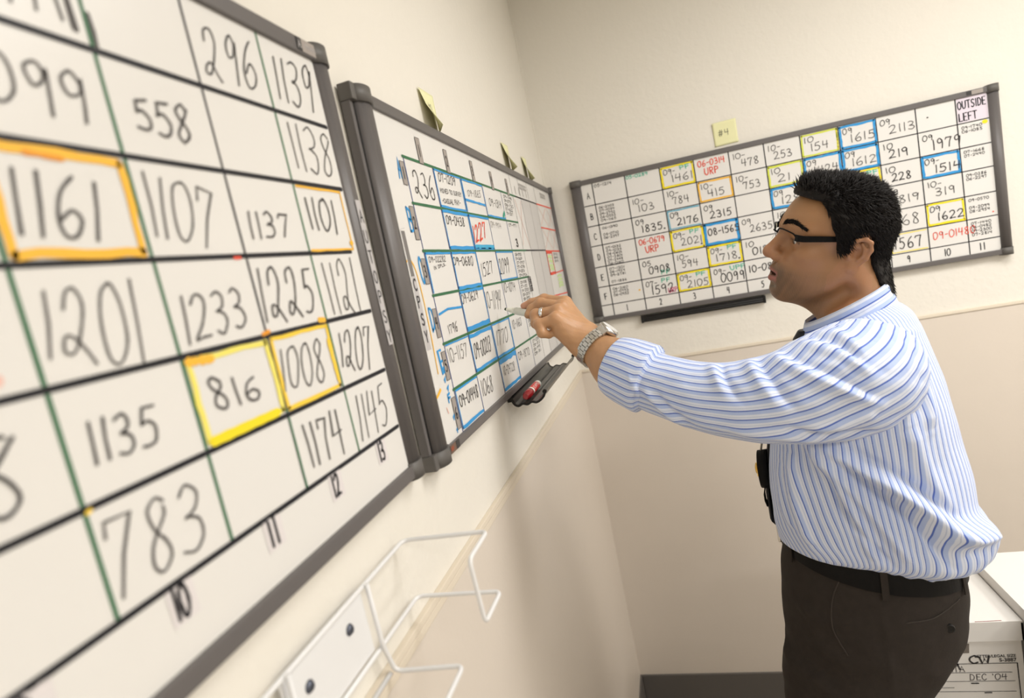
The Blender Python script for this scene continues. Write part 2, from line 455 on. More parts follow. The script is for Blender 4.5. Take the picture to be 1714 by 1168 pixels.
LT = [
('296',(-1.7311,1.9837),(-1.6531,1.9901),(-1.7212,2.0291),(-1.646,2.0394),1,1),
('1139',(-1.6235,1.9887),(-1.5504,1.9859),(-1.6167,2.0345),(-1.5381,2.0435),0,0),
('558',(-1.8235,1.9227),(-1.7701,1.9185),(-1.8249,1.9447),(-1.7632,1.9514),0,0),
('1138',(-1.6206,1.9164),(-1.5455,1.9116),(-1.6237,1.965),(-1.5305,1.9642),0,0),
('1099',(-1.945,1.9239),(-1.8617,1.9169),(-1.9417,1.9518),(-1.8593,1.9533),0,0),
('1161',(-1.9388,1.8421),(-1.8801,1.836),(-1.9328,1.8812),(-1.8717,1.8778),0,0),
('1107',(-1.839,1.8414),(-1.7753,1.8302),(-1.8347,1.8891),(-1.7599,1.8804),0,0),
('1137',(-1.7263,1.8381),(-1.6637,1.8419),(-1.7253,1.8642),(-1.6578,1.8648),0,0),
('1101',(-1.6233,1.851),(-1.5653,1.8449),(-1.6236,1.8837),(-1.5596,1.8841),0,0),
('1201',(-1.9447,1.7663),(-1.8732,1.7494),(-1.9359,1.8074),(-1.8659,1.8088),1,0),
('1233',(-1.8365,1.7563),(-1.7605,1.7619),(-1.8318,1.7935),(-1.7586,1.7958),0,0),
('1225',(-1.7385,1.7611),(-1.6502,1.7603),(-1.732,1.8104),(-1.6436,1.8069),1,0),
('1121',(-1.6214,1.7525),(-1.5541,1.7505),(-1.6224,1.8116),(-1.5493,1.815),1,0),
('1135',(-1.9355,1.6951),(-1.8819,1.6934),(-1.9337,1.7224),(-1.8785,1.7207),0,1),
('816',(-1.8248,1.6998),(-1.7681,1.696),(-1.83,1.7279),(-1.7662,1.7145),0,0),
('1008',(-1.7382,1.6953),(-1.6648,1.6879),(-1.7293,1.7332),(-1.6551,1.7322),0,0),
('1207',(-1.6295,1.6953),(-1.5623,1.6773),(-1.6209,1.732),(-1.5452,1.7333),1,0),
('1174',(-1.7257,1.6149),(-1.6598,1.6067),(-1.7267,1.6565),(-1.656,1.6558),0,0),
('1145',(-1.6274,1.6055),(-1.5529,1.6071),(-1.6198,1.6573),(-1.5467,1.6571),0,0),
('783',(-1.9519,1.6109),(-1.8666,1.6083),(-1.9399,1.6615),(-1.8591,1.6554),0,0),
('8',(-2.0096,1.6912),(-1.9747,1.6851),(-2.0048,1.7328),(-1.9675,1.7317),0,1),
('171',(-1.9012,1.9866),(-1.8598,1.9884),(-1.9005,2.0135),(-1.8589,2.0194),0,1),
]
bm = bmesh.new()
for k, (t, ll, lr, ul, ur, lp, dk) in enumerate(LT):
    write(bm, t, ll, lr, ul, ur, .0018 + .0003 * (k % 3), N4, 0 if dk else 1, k + 3, .03, loop2=bool(lp))
part('handwriting', bm, INKS, surf)
for lab, i in (('13', 0), ('12', 1), ('11', 2), ('10', 3), ('9', 4), ('8', 5), ('7', 6)):
    uc = (COLS[i] + COLS[i + 1]) / 2 - .006
    bm = bmesh.new(); rect(bm, uc - .011, uc + .013, ROWS[6] - .029, ROWS[6] - .0015, N2, 0)
    write_box(bm, lab, uc - .007, ROWS[6] - .0255, .013 if len(lab) == 2 else .007, .0225, .0032, N4, 1, i + 2, .006)
    part('number_label', bm, [mat('label_film', (.74, .70, .70), .5, .3), M_line], surf)
def strip(name, bm_pts, text, letter_h, m_bg, frame, part):
    pass
# lettered tape on the right side rail
rz = 0.0236
bm = bmesh.new(); rect(bm, -1.5195, -1.5065, 1.700, 1.886, rz, 0)
for k, ch in enumerate('AUTOPSY'):
    v = 1.866 - k * .0258
    write_box(bm, ch, -1.5175, v - .008, .0090, .0155, .0016, rz + .0004, 1, k, .004)
part('label_strip', bm, [M_taglt, M_line], frame)
bm = bmesh.new(); rect(bm, -1.5655, -1.5555, 2.0545, 2.0695, .0216, 0); rect(bm, -1.5553, -1.520, 2.0545, 2.0695, .0216, 1)
ribbon(bm, [(-1.563, 2.058), (-1.5605, 2.066), (-1.558, 2.058)], .0014, .022, 2); ribbon(bm, [(-1.562, 2.061), (-1.559, 2.061)], .001, .022, 2)
write_box(bm, '000000', -1.549, 2.0605, .023, .0035, .0007, .022, 2, 3)
part('maker_plate', bm, [M_ink, M_tag, M_taglt], frame)

# ---- the middle board he is writing on
root, surf, frame, part = board_shell('M', 'middle whiteboard with blue and green ruled squares that the man is writing on', 'left', -0.0102,
    -1.453, -0.022, 1.503, 2.0375, -1.405, -0.036, 1.517, 2.0205)
bm = bmesh.new(); box(bm, -1.4635, -1.4530, 1.523, 2.0175, .003, .0165, bev=.001)
part('rail_channel', bm, M_frame, frame)
bm = bmesh.new(); box(bm, -1.4555, -1.4515, 1.524, 2.0165, .004, .0172); part('rail_groove_shade', bm, M_blackpl, frame)  # black strip standing in for the shade inside the rail groove
for c_, d_ in ((1.500, 1.523), (2.0175, 2.0405)):
    bm = bmesh.new(); box(bm, -1.4650, -1.4520, c_, d_, .003, .0230, bev=.002); part('corner_cap', bm, M_cap, frame)
V = [-1.3206, -1.1974, -1.0475, -0.9004, -0.7392, -0.6120, -0.516, -0.405, -0.296, -0.036]
Hh = [1.964, 1.8911, 1.8154, 1.7434, 1.6645, 1.5886, 1.517]
bm = bmesh.new()
for i, u in enumerate(V[:5]): line(bm, (u, Hh[0]), (u, Hh[6]), .0026, N2, 0, i)
for u in V[5:8]: line(bm, (u, 2.018), (u, Hh[6]), .0022, N1, 2, 5)
line(bm, (V[8], 2.015), (V[8], Hh[6]), .003, N1, 2, 5)
line(bm, (-.15, Hh[0] - .02), (-.15, Hh[2]), .0018, N1, 4, 5)
for i, h in enumerate(Hh[:6]):
    line(bm, (V[0] - .004, h), (V[5] + (.0 if i in (1, 3) else .03), h), .0046, N3, 1, i)
for i in (0, 2): line(bm, (V[5], Hh[i]), (V[8], Hh[i]), .0042, N2, 3, i)
rect(bm, V[6], V[8], Hh[6], Hh[0], SURF + .0002, 5)
part('grid_lines', bm, [M_navy, M_green, M_inkg, M_line, M_inkf, M_grey], surf)

bm = bmesh.new()
B_, G_, R_, O_, P_, Y_, L_ = 0, 1, 2, 3, 4, 5, 6
def mcell(c, r): return V[c], V[c + 1], Hh[r + 1], Hh[r]
def blue(c, r, sides, w=.0055, k=0, ins=.005, mi=B_):
    a, b, cc, d = mcell(c, r); 
    kw = .62; i2 = ins * .8
    vs_ = ''.join(q for q in sides if q in 'lr'); hs_ = ''.join(q for q in sides if q in 'tb')
    if vs_: outline(bm, a + i2, b - i2, cc + i2, d - i2, w * .55, N4, mi, c * 7 + r + k, vs_)
    if hs_: outline(bm, a + i2, b - i2, cc + i2, d - i2, w * .60, N4, mi, c * 7 + r + k + 1, hs_)
blue(1, 0, 'lrt'); blue(1, 0, 'b', .008); blue(2, 0, 'tl', .006); line(bm, (V[2] + .005, 1.919), (V[3] - .006, 1.917), .005, N4, B_, 3, .5)
blue(3, 0, 'l', .003); blue(3, 0, 'b', .006); line(bm, (V[4] - .022, 1.898), (V[4] - .004, 1.91), .009, N4, G_, 2, .4)
blue(1, 1, 'lr', .006); blue(1, 1, 't', .009); blue(1, 1, 'b', .011, ins=.007); blue(2, 1, 'ltb', .007); line(bm, (V[2] + .01, 1.8235), (V[3] - .004, 1.8235), .009, N4, 7, 4)
blue(0, 2, 'lt', .006); blue(1, 2, 'lrt', .006); blue(1, 2, 'b', .010); blue(3, 2, 'ltrb', .0045)
line(bm, (V[0] + .006, 1.712), (V[0] + .05, 1.717), .004, N4, B_, 3); line(bm, (V[0] + .05, 1.717), (V[1] - .004, 1.714), .004, N4, B_, 3)
blue(1, 3, 'lr', .0045); blue(1, 3, 't', .009); blue(1, 3, 'b', .014, ins=.0085)
blue(1, 4, 'lr', .006); blue(1, 4, 't', .013, ins=.0085); blue(1, 4, 'b', .011, ins=.007); blue(2, 4, 'lt', .005); blue(2, 4, 'rb', .0085); blue(0, 4, 't', .004)
blue(2, 5, 'lr', .005); blue(2, 5, 't', .016, ins=.0095); blue(2, 5, 'b', .010, ins=.007); blue(0, 5, 'tl', .005); blue(0, 5, 'b', .009, ins=.006)
# orange bracket round the left margin
ribbon(bm, spline([(-1.3975, 1.800), (-1.3790, 1.8005), (-1.3680, 1.783), (-1.3640, 1.745), (-1.3650, 1.686), (-1.3700, 1.625)], 6), .0032, N3, O_, 2, .3)
ribbon(bm, [(-1.3740, 1.6005), (-1.385, 1.596), (-1.402, 1.590)], .0045, N3, O_, 2, .3)
# blue row letters beside the labels
for k, (ch, v) in enumerate((('A', 1.9285), ('B', 1.845), ('C', 1.765), ('D', 1.690), ('E', 1.622), ('F', 1.575))):
    h = (.028, .036, .040, .036, .034, .012)[k]
    write_box(bm, ch, -1.3535, v, .0135, h, .0042, N3, B_, k + 11, .06)
for k, (a, b) in enumerate(((-1.3475, 1.628), (-1.352, 1.611), (-1.347, 1.596), (-1.349, 1.549), (-1.346, 1.527))):
    ribbon(bm, [(a, b), (a + .006, b + .004), (a + .002, b - .004)], .0035, N3, B_, k, .5)
ribbon(bm, [(-1.366, 1.569), (-1.363, 1.560)], .003, N3, P_, 1, .5)
# red crossed columns at the right hand end
line(bm, (V[8], Hh[0]), (V[9], Hh[0] + .003), .0045, N3, R_, 1); line(bm, (V[8], Hh[1] - .002), (V[9], Hh[1] - .004), .0045, N3, R_, 2)
line(bm, (V[8], 1.813), (V[9], 1.812), .005, N3, R_, 2); line(bm, (V[8], 1.667), (V[9], 1.660), .0042, N3, R_, 3)
for v0, v1 in ((Hh[1], Hh[0]), (Hh[2], Hh[1])):
    for u0, u1 in ((V[8], -.15), (-.15, V[9])):
        ribbon(bm, [(u0 + .01, v0 + .006), (u1 - .01, v1 - .006)], .0028, N3, P_, 3, .3); ribbon(bm, [(u0 + .01, v1 - .006), (u1 - .01, v0 + .006)], .0028, N3, P_, 4, .3)
ribbon(bm, [(V[5] + .012, 1.955), (V[6] - .006, 1.83)], .0028, N3, P_, 3, .3); ribbon(bm, [(V[6] - .012, 1.955), (V[5] + .01, 1.83)], .0028, N3, P_, 4, .3)
outline(bm, V[8] + .005, -.197, 1.739, 1.808, .009, N4, R_, 3)
line(bm, (V[8], 1.736), (V[9], 1.742), .004, N3, R_, 3)
for v in (1.793, 1.778, 1.763, 1.752): ribbon(bm, [(-.275, v), (-.25, v + .004), (-.225, v - .002), (-.21, v + .003)], .009, N3, L_, int(v * 999), .3)
for v in (1.725, 1.712, 1.70, 1.69): ribbon(bm, [(-.17, v), (-.13, v + .004), (-.09, v)], .008, N3, L_, int(v * 999), .3)
part('coloured_borders', bm, [M_blue, mat('teal_ink', (.03, .33, .22), .5, .3), M_red, M_ora, M_pink, M_yel, mat('pale_lime_ink', (.62, .78, .38), .5, .3), mat('cyan_ink', (.05, .40, .66), .5, .3)], surf)

MT = [
('236',(-1.3009,1.9066),(-1.2132,1.9027),(-1.3007,1.9467),(-1.2094,1.9452),0,.0028),
('07-1209',(-1.1776,1.9415),(-1.0873,1.9416),(-1.176,1.9566),(-1.0839,1.9575),0,.002),
('MOVED TO SURVEY',(-1.1818,1.9207),(-1.0637,1.9225),(-1.1804,1.9286),(-1.0634,1.9308),0,.0015),
('-CASUAL PAY-',(-1.1822,1.9021),(-1.082,1.904),(-1.1818,1.9096),(-1.0795,1.914),0,.0017),
('09-1865',(-1.021,1.9279),(-0.9278,1.9321),(-1.0182,1.9401),(-0.9214,1.9481),1,.0016),
('09-1314',(-0.8675,1.919),(-0.7641,1.9189),(-0.8644,1.9361),(-0.757,1.9379),0,.002),
('09-0438',(-1.1841,1.8643),(-1.0827,1.8628),(-1.1833,1.8794),(-1.0794,1.8802),0,.0022),
('1227',(-1.0443,1.8291),(-0.9491,1.8447),(-1.0361,1.8653),(-0.9361,1.88),3,.005),
('09-1974',(-0.8928,1.8687),(-0.8044,1.8678),(-0.8909,1.8821),(-0.8025,1.88),2,.0022),
('09-02282',(-1.3079,1.7968),(-1.2304,1.7966),(-1.3063,1.8058),(-1.2282,1.8069),0,.0014),
('IN DPLS.',(-1.2935,1.784),(-1.2344,1.7903),(-1.2936,1.7901),(-1.236,1.7944),0,.0013),
('09-0680',(-1.1958,1.7899),(-1.0796,1.7863),(-1.1942,1.8035),(-1.0758,1.8044),0,.0022),
('1527',(-1.0364,1.7614),(-0.9512,1.7667),(-1.0311,1.7888),(-0.9439,1.7935),0,.0024),
('2099',(-0.8985,1.76),(-0.8098,1.7629),(-0.8888,1.795),(-0.7957,1.7994),0,.0026),
('1796',(-1.2886,1.6762),(-1.2446,1.6756),(-1.2896,1.6902),(-1.2407,1.6932),0,.0018),
('09-0629',(-1.1942,1.7187),(-1.0931,1.7212),(-1.1928,1.7347),(-1.0905,1.7382),0,.002),
('10-1194',(-1.0486,1.6986),(-0.9475,1.6845),(-1.0493,1.7296),(-0.9231,1.7287),1,.0024),
('10-1074',(-0.8953,1.7188),(-0.7864,1.7173),(-0.8904,1.7408),(-0.7828,1.7365),1,.0024),
('10-1157',(-1.3109,1.6314),(-1.2248,1.6266),(-1.3157,1.6545),(-1.2162,1.6513),1,.0018),
('09-00213',(-1.185,1.6146),(-1.0819,1.6141),(-1.1808,1.642),(-1.0713,1.6441),0,.0026),
('1770',(-1.0342,1.6162),(-0.945,1.6124),(-1.0238,1.6462),(-0.9318,1.6443),1,.0024),
('10-1160',(-0.8848,1.6325),(-0.7964,1.6313),(-0.8825,1.6516),(-0.7932,1.65),1,.0022),
('09-01448',(-1.3076,1.5551),(-1.2107,1.5497),(-1.308,1.5734),(-1.2074,1.5721),0,.0026),
('1068',(-1.1884,1.5452),(-1.1206,1.5394),(-1.1845,1.574),(-1.1124,1.5696),1,.0024),
('10-04728',(-1.0298,1.5512),(-0.9373,1.5453),(-1.0267,1.5696),(-0.9327,1.5644),0,.0018),
('09-1870',(-0.8877,1.559),(-0.7745,1.5543),(-0.8864,1.5768),(-0.7725,1.5718),1,.0022),
('3',(-0.6842,1.8265),(-0.6627,1.825),(-0.6817,1.8452),(-0.6596,1.8444),0,.006),
('8',(-1.4105,1.656),(-1.4105,1.664),(-1.4005,1.668),(-1.4005,1.692),1,.0014),
('8',(-1.4105,1.617),(-1.4105,1.625),(-1.4005,1.630),(-1.4005,1.654),1,.0014),
]
bm = bmesh.new()
for k, (t, ll, lr, ul, ur, ink, w) in enumerate(MT):
    write(bm, t, ll, lr, ul, ur, w * .78, N4, ink, k + 5, .03, loop2=(k == 0))
rr = random.Random(5)
for r in range(6):      # small lists in the fifth column
    n = (5, 1, 6, 5, 4, 4)[r]
    for q in range(n):
        v = Hh[r] - .0105 - q * .0108
        t = '0%d-%04d' % (rr.randint(7, 9), rr.randint(100, 2999))
        write_box(bm, t, V[4] + .012 + rr.uniform(0, .01), v - .0035, .085 * rr.uniform(.8, 1.05), .0068, .0013, N4, 1 if q % 3 else 0, r * 9 + q, .05)
for q in range(7): write_box(bm, '10-%d' % rr.randint(10, 99), V[5] - .02, Hh[3] - .004 - q * .006, .04, .004, .002, N4, 1, q, .05)
for q, u in enumerate((-.50, -.20)):
    for j in range(2): write_box(bm, '000000', u - .01, 2.001 - j * .009, .09, .005, .0022, N4, 2, j, .05)
for q in range(4): ribbon(bm, [(-.57 + q * .045, 1.992), (-.569 + q * .045, 1.972)], .004, N4, 2, q, .3)
for j in range(3): write_box(bm, '0%d-%d' % (j + 7, 31 * j + 12), -.17, 1.798 - j * .012, .07, .007, .002, N4, 1, j, .05)
part('handwriting', bm, INKS, surf)
def small_label(cu, cv, wu, wv, text, tw, th, w, seed, part=part, surf=surf, bg=M_tag):
    bm = bmesh.new(); rect(bm, cu - wu / 2, cu + wu / 2, cv - wv / 2, cv + wv / 2, N3 + .0003, 0)
    outline(bm, cu - wu / 2, cu + wu / 2, cv - wv / 2, cv + wv / 2, .001, N3 + .0004, 2, seed)
    write_box(bm, text, cu - tw / 2, cv - th / 2, tw, th, w, N3 + .0006, 1, seed, .01)
    part('number_label', bm, [bg, M_line, M_inkg], surf)
for k, (u, v) in enumerate(((-1.2455, 1.984), (-1.112, 1.985), (-.953, 1.9865), (-.806, 1.982), (-.659, 1.981))):
    small_label(u, v, .018, .043, str(k + 1), .008, .019, .0026, k)
for k, v in enumerate((1.9365, 1.859, 1.783, 1.700, 1.6305, 1.552)):
    small_label(-1.3335, v, .0155, (.036, .052, .040, .046, .046, .052)[k], str(k + 1), .0085, .018, .0026, k + 9)
bm = bmesh.new(); quadf(bm, [(-1.4215, 1.667), (-1.4045, 1.667), (-1.4045, 1.776), (-1.4215, 1.776)], .0292, 0)
for k, ch in enumerate('CPSY'):
    write_box(bm, ch, -1.4180, 1.7555 - k * .0255, .0105, .0165, .0026, .0296, 1, k, .004)
part('label_strip', bm, [M_taglt, M_line], frame)
bm = bmesh.new(); quadf(bm, [(-1.4195, 1.776), (-1.4065, 1.776), (-1.4075, 1.842), (-1.4215, 1.842)], .0290, 0); ribbon(bm, [(-1.4065, 1.846), (-1.4215, 1.844), (-1.4205, 1.779)], .0012, .0294, 1)
part('clear_tape', bm, [mat('clear_tape', (.17, .16, .155), .2, .6), M_taglt], frame)
bm = bmesh.new(); rect(bm, -1.372, -1.357, 1.5035, 1.5165, .0216, 0); rect(bm, -1.398, -1.373, 1.5035, 1.5165, .0216, 1)
ribbon(bm, [(-1.394, 1.510), (-1.386, 1.511)], .005, .022, 2, 2, .5)
part('maker_plate', bm, [M_ink, mat('brown_stain', (.17, .11, .08), .6, .3), mat('stain_red', (.3, .08, .04), .6, .3)], frame)

# ---- the board on the back wall
root, surf, frame, part = board_shell('B', 'wide whiteboard on the back wall with rows lettered A to F', 'back', -0.0113,
    0.090, 1.4035, 1.5145, 2.0225, 0.1285, 1.3722, 1.5305, 2.0055)
BV = [0.1677, 0.2829, 0.4022, 0.5156, 0.629, 0.7394, 0.8497, 0.9631, 1.0712, 1.1815, 1.2892, 1.3722]
BH = [2.0055, 1.9307, 1.8579, 1.7869, 1.7104, 1.6382, 1.5706, 1.5305]
bm = bmesh.new()
for i, u in enumerate(BV[:-1]): line(bm, (u, BH[0]), (u, BH[7]), .0034, N1, 0, i)
for h in BH[1:7]: line(bm, (.1285, h), (1.3722, h), .0032, N1, 0, int(h * 1000))
rect(bm, BV[10] + .003, BV[11], BH[1] + .003, BH[0], SURF + .0002, 1)
part('grid_lines', bm, [M_line, M_lav], surf)
bm = bmesh.new()
YE, BL, OR, LI = 0, 1, 2, 3
def bb(c, r, mi, w=.006, sides='lrtb', seed=0):
    outline(bm, BV[c - 1] + .005, BV[c] - .005, BH[r + 1] + .005, BH[r] - .005, w, N2, mi, c * 7 + r + seed, sides)
for c, r in ((3, 0), (3, 3), (4, 4), (3, 5), (8, 2), (10, 4)): bb(c, r, YE)
for c, r in ((8, 0), (8, 1), (7, 1), (6, 2), (4, 3), (10, 2)): bb(c, r, BL, .0085 if (c, r) == (4, 3) else .007)
bb(4, 1, OR, .0055); bb(6, 1, LI); bb(7, 0, LI, .005); bb(7, 0, YE, .004, 'r'); bb(3, 2, 4, .004, 'lbt'); bb(9, 5, YE, .003, 'ltb')
part('coloured_borders', bm, [M_yel, M_blue, M_ora, M_lime, mat('sky_ink', (.12, .42, .58), .5, .3)], surf)
bm = bmesh.new()
BT = [  # column, row, prefix, number, ink, extra
(3,0,'09-','1461',1,'PF'),(4,0,'06-0314','URP',3,''),(5,0,'10-','478',1,''),(6,0,'10-','253',1,''),(7,0,'10','154',1,''),(8,0,'09','1615',1,''),(9,0,'09','2113',1,''),
(2,1,'10-','103',1,''),(3,1,'10-','784',1,''),(4,1,'10-','415',1,''),(5,1,'10-','753',1,''),(6,1,'10','21',1,''),(7,1,'09','1424',1,''),(8,1,'09','1612',1,''),(9,1,'10','219',0,''),(10,1,'09','1979',0,''),
(2,2,'09','1835',0,''),(3,2,'09','2176',0,''),(4,2,'09','2315',0,''),(6,2,'09','128',1,''),(8,2,'','2',1,'PF'),(9,2,'10','228',0,''),(10,2,'09-','1514',0,''),
(2,3,'06-0679','URP',3,''),(3,3,'09-','2021',1,'PF'),(4,3,'','08-1565',0,''),(5,3,'09','2635',1,''),(6,3,'10','31',1,''),(9,3,'09','1819',1,''),(10,3,'10-','319',1,''),
(2,4,'05','0908',0,'pf'),(3,4,'10-','594',1,''),(4,4,'09-','1718',1,'PF'),(5,4,'10','0183',0,''),(9,4,'','268',1,''),(10,4,'09','1622',0,''),
(2,5,'07-','1592',0,'PF'),(3,5,'09-','2105',1,'PF'),(4,5,'09-','0099',0,'UPF'),(5,5,'','10-0831',0,''),(9,5,'','1567',0,''),(10,5,'','09-01480',3,'')]
for k, (c, r, pre, num, ink, ex) in enumerate(BT):
    u0, u1, v1 = BV[c - 1], BV[c], BH[r]
    j = random.Random(k)
    if len(pre) > 4:
        write_box(bm, pre, u0 + .012, v1 - .028, .088, .019, .0028, N4, ink, k, .03)
        write_box(bm, num, u0 + .03, v1 - .058, .046, .022, .0032, N4, ink, k, .03)
    else:
        if pre: write_box(bm, pre, u0 + .011, v1 - .0285, .017 * len(pre) * .62 + .008, .017, .0022, N4, ink, k, .03)
        if pre: nw, nh, du, dv = .0165 * len(num) + .006, .024, .028 + j.uniform(-.004, .008), -.057
        elif c == 9: nw, nh, du, dv = .08, .034, .012, -.052
        else: nw, nh, du, dv = .0145 * len(num), .022, .012, -.042
        if (c, r) in ((10, 1), (2, 5), (4, 5)): nh += .006; dv -= .002; nw += .006
        write_box(bm, num, u0 + du, v1 + dv, nw, nh, .003 if ink == 0 else .0024, N4, ink, k + 3, .03)
    if ex: write_box(bm, ex.upper(), u0 + (.066 if ex != 'pf' else .07), v1 - (.022 if ex != 'pf' else .066), .016 * len(ex), .014, .0028, N4, 4, k, .04)
write_box(bm, '05-1214', BV[0] + .006, BH[0] - .016, .062, .0095, .0016, N4, 0, 5)
write_box(bm, '05-0289', BV[1] + .004, BH[0] - .013, .075, .010, .0022, N4, 4, 6)
write_box(bm, 'URP', BV[2] - .034, BH[5] - .062, .031, .016, .0022, N4, 5, 6)
for k, (c, r, n, sk) in enumerate(((1, 1, 5, ()), (1, 2, 4, (1,)), (1, 3, 6, ()), (1, 4, 5, (3,)), (1, 5, 3, ()), (11, 1, 2, ()), (11, 2, 2, ()), (11, 3, 2, ()), (11, 4, 4, (1,)), (11, 5, 4, ()))):
    j = random.Random(40 + k)
    for q in range(n):
        if q in sk: continue
        write_box(bm, '%02d-%04d' % (j.choice((7, 8, 9, 6)), j.randint(30, 2990)), BV[c - 1] + .010, BH[r] - .0175 - q * .0115, .054, .0078, .0014, N4, 0, q + k, .04)
ribbon(bm, [(BV[1] - .014, BH[5] - .034), (BV[1] - .012, BH[5] - .034)], .006, N4, 9); ribbon(bm, [(BV[11] - .014, BH[1] - .008), (BV[11] - .008, BH[1] - .008)], .011, N4, 8)
for c, r in ((2, 2), (3, 3), (4, 4)): ribbon(bm, [(BV[c] - .014, BH[r + 1] + .014), (BV[c] - .012, BH[r + 1] + .014)], .0055, N4, 0)
ribbon(bm, [(BV[9] + .03, BH[0] - .034), (BV[9] + .032, BH[0] - .034)], .004, N4, 0); ribbon(bm, [(BV[11] - .012, BH[5] + .012), (BV[11] - .0105, BH[5] + .012)], .004, N4, 3)
part('handwriting', bm, INKS, surf)
bm = bmesh.new()
for i in range(11):
    t = str(i + 1); uc = (BV[i] + BV[i + 1]) / 2 - .006
    write_box(bm, t, uc - .0045 * len(t), 1.539, .0085 * len(t) + (.0 if t != '1' else -.004), .0215, .0026, N3, 0, i, .004)
for i, ch in enumerate('ABCDEF'):
    write_box(bm, ch, .1435, (BH[i] + BH[i + 1]) / 2 - .013, .0095, .0215, .0026, N3, 0, i, .004)
write_box(bm, 'OUTSIDE', 1.2935, 1.9735, .074, .0225, .003, N3, 0, 3, .004); write_box(bm, 'LEFT', 1.2945, 1.938, .048, .0225, .003, N3, 0, 3, .004)
part('printed_letters', bm, [M_line], surf)
bm = bmesh.new(); rect(bm, 1.318, 1.3315, 2.0085, 2.020, .0216, 0); rect(bm, 1.332, 1.362, 2.0085, 2.020, .0216, 1)
part('maker_plate', bm, [M_ink, M_tag], frame)

# ------------------------------------------------------------------ marker trays
def tray_mesh(bm, y0, y1, prof, mi=0, endmi=0, th=.0016):
    """extruded open channel: prof = [(out, z)]"""
    P = [Vector((a, 0, b)) for a, b in prof]
    N = []
    for i in range(len(P)):
        d = (P[min(i + 1, len(P) - 1)] - P[max(i - 1, 0)]).normalized()
        N.append(Vector((-d.z, 0, d.x)))
    loop = [p + n * th / 2 for p, n in zip(P, N)] + [p - n * th / 2 for p, n in reversed(list(zip(P, N)))]
    A = [bm.verts.new((p.x, y0, p.z)) for p in loop]; B = [bm.verts.new((p.x, y1, p.z)) for p in loop]
    m = len(loop)
    for i in range(m): bm.faces.new((A[i], A[(i + 1) % m], B[(i + 1) % m], B[i]))
    bm.faces.new(A[::-1]); bm.faces.new(B)
# tray below the middle board
t = empty('marker_tray', (0.055, -0.81, 1.49)); tag(t, 'black open marker tray with wavy ends under the middle whiteboard, holding the red marker', 'marker tray', 'marker trays')
TP = spline([(0.0185, 1.4985), (0.0225, 1.4875), (0.031, 1.4825), (0.041, 1.4860), (0.051, 1.4835), (0.061, 1.4875), (0.071, 1.4850), (0.081, 1.4890), (0.089, 1.4960), (0.0925, 1.5045)], 4)
def rel(bm, o):
    bmesh.ops.translate(bm, verts=bm.verts, vec=-Vector(o.location))
bm = bmesh.new(); tray_mesh(bm, -1.018, -0.602, TP, th=.0018); rel(bm, t); obj('channel', bm, M_smoke, t)
for y in (-1.018, -0.602):
    bm = bmesh.new(); tray_mesh(bm, y - .002, y + .002, TP, th=.0045)
    tube(bm, [(TP[-1][0], y - .0022, TP[-1][1] + .001), (TP[-1][0], y + .0022, TP[-1][1] + .001)], .0045, 12)
    rel(bm, t); obj('end_lip', bm, M_blackpl, t)
bm = bmesh.new(); box(bm, 0.0025, 0.0195, -1.0, -.62, 1.4885, 1.5005, bev=.001); rel(bm, t); obj('clip', bm, M_blackpl, t)
# tray below the back board
t = empty('marker_tray', (0.468, -0.03, 1.49)); tag(t, 'slim black ribbed tray under the left half of the back wall whiteboard', 'marker tray', 'marker trays')
bm = bmesh.new()
BP = [(-.002, 1.5135), (-.018, 1.5135), (-.0215, 1.5100), (-.0200, 1.5065), (-.0215, 1.503), (-.0200, 1.4995), (-.0215, 1.496), (-.0180, 1.4905), (-.002, 1.4905)]
A = [bm.verts.new((.262, y, z)) for y, z in BP]; B2 = [bm.verts.new((.674, y, z)) for y, z in BP]
for i in range(len(BP)):
    j = (i + 1) % len(BP); bm.faces.new((A[i], A[j], B2[j], B2[i]))
bm.faces.new(A[::-1]); bm.faces.new(B2); rel(bm, t)
bmesh.ops.rotate(bm, verts=bm.verts, cent=(0, 0, 0), matrix=Matrix.Rotation(0.0113, 3, 'Y')); obj('channel', bm, M_blackpl, t)
for u in (.258, .672):
    bm = box(bmesh.new(), u, u + .008, -.0235, -.001, 1.4885, 1.5150, bev=.002); rel(bm, t)
    bmesh.ops.rotate(bm, verts=bm.verts, cent=(0, 0, 0), matrix=Matrix.Rotation(0.0113, 3, 'Y')); obj('end_cap', bm, M_blackpl, t)

# ------------------------------------------------------------------ markers
def turned(bm, a, b, prof, seg=24, mi=0):
    """solid of revolution from a to b, prof = [(t, radius, material)]"""
    a, b = Vector(a), Vector(b); ax = (b - a); n = ax.normalized().orthogonal().normalized(); q = ax.normalized().cross(n)
    rings = []
    for tt, r, m in prof:
        c = a + ax * tt
        rings.append(([bm.verts.new(c + n * (math.cos(2 * PI * k / seg) * r) + q * (math.sin(2 * PI * k / seg) * r)) for k in range(seg)], m))
    for (r0, m0), (r1, m1) in zip(rings, rings[1:]):
        for k in range(seg):
            f = bm.faces.new((r0[k], r0[(k + 1) % seg], r1[(k + 1) % seg], r1[k])); f.material_index = m1; f.smooth = True
    bm.faces.new(rings[0][0][::-1]).material_index = rings[0][1]; bm.faces.new(rings[-1][0]).material_index = rings[-1][1]
    return n, q
M_capred = mat('red_cap', (0.36, 0.012, 0.018), 0.25, 0.6)
M_labred = mat('red_wrapper', (0.70, 0.045, 0.04), 0.35, 0.5)
M_barrel = mat('white_barrel', (0.80, 0.79, 0.72), 0.3, 0.5)
mk = empty('dry_erase_marker', (0.047, -0.945, 1.497)); tag(mk, 'red capped dry erase marker with red and white wrapper lying in the open tray', 'marker')
a, b = Vector((0.047, -1.008, 1.4975)), Vector((0.047, -0.878, 1.4965))
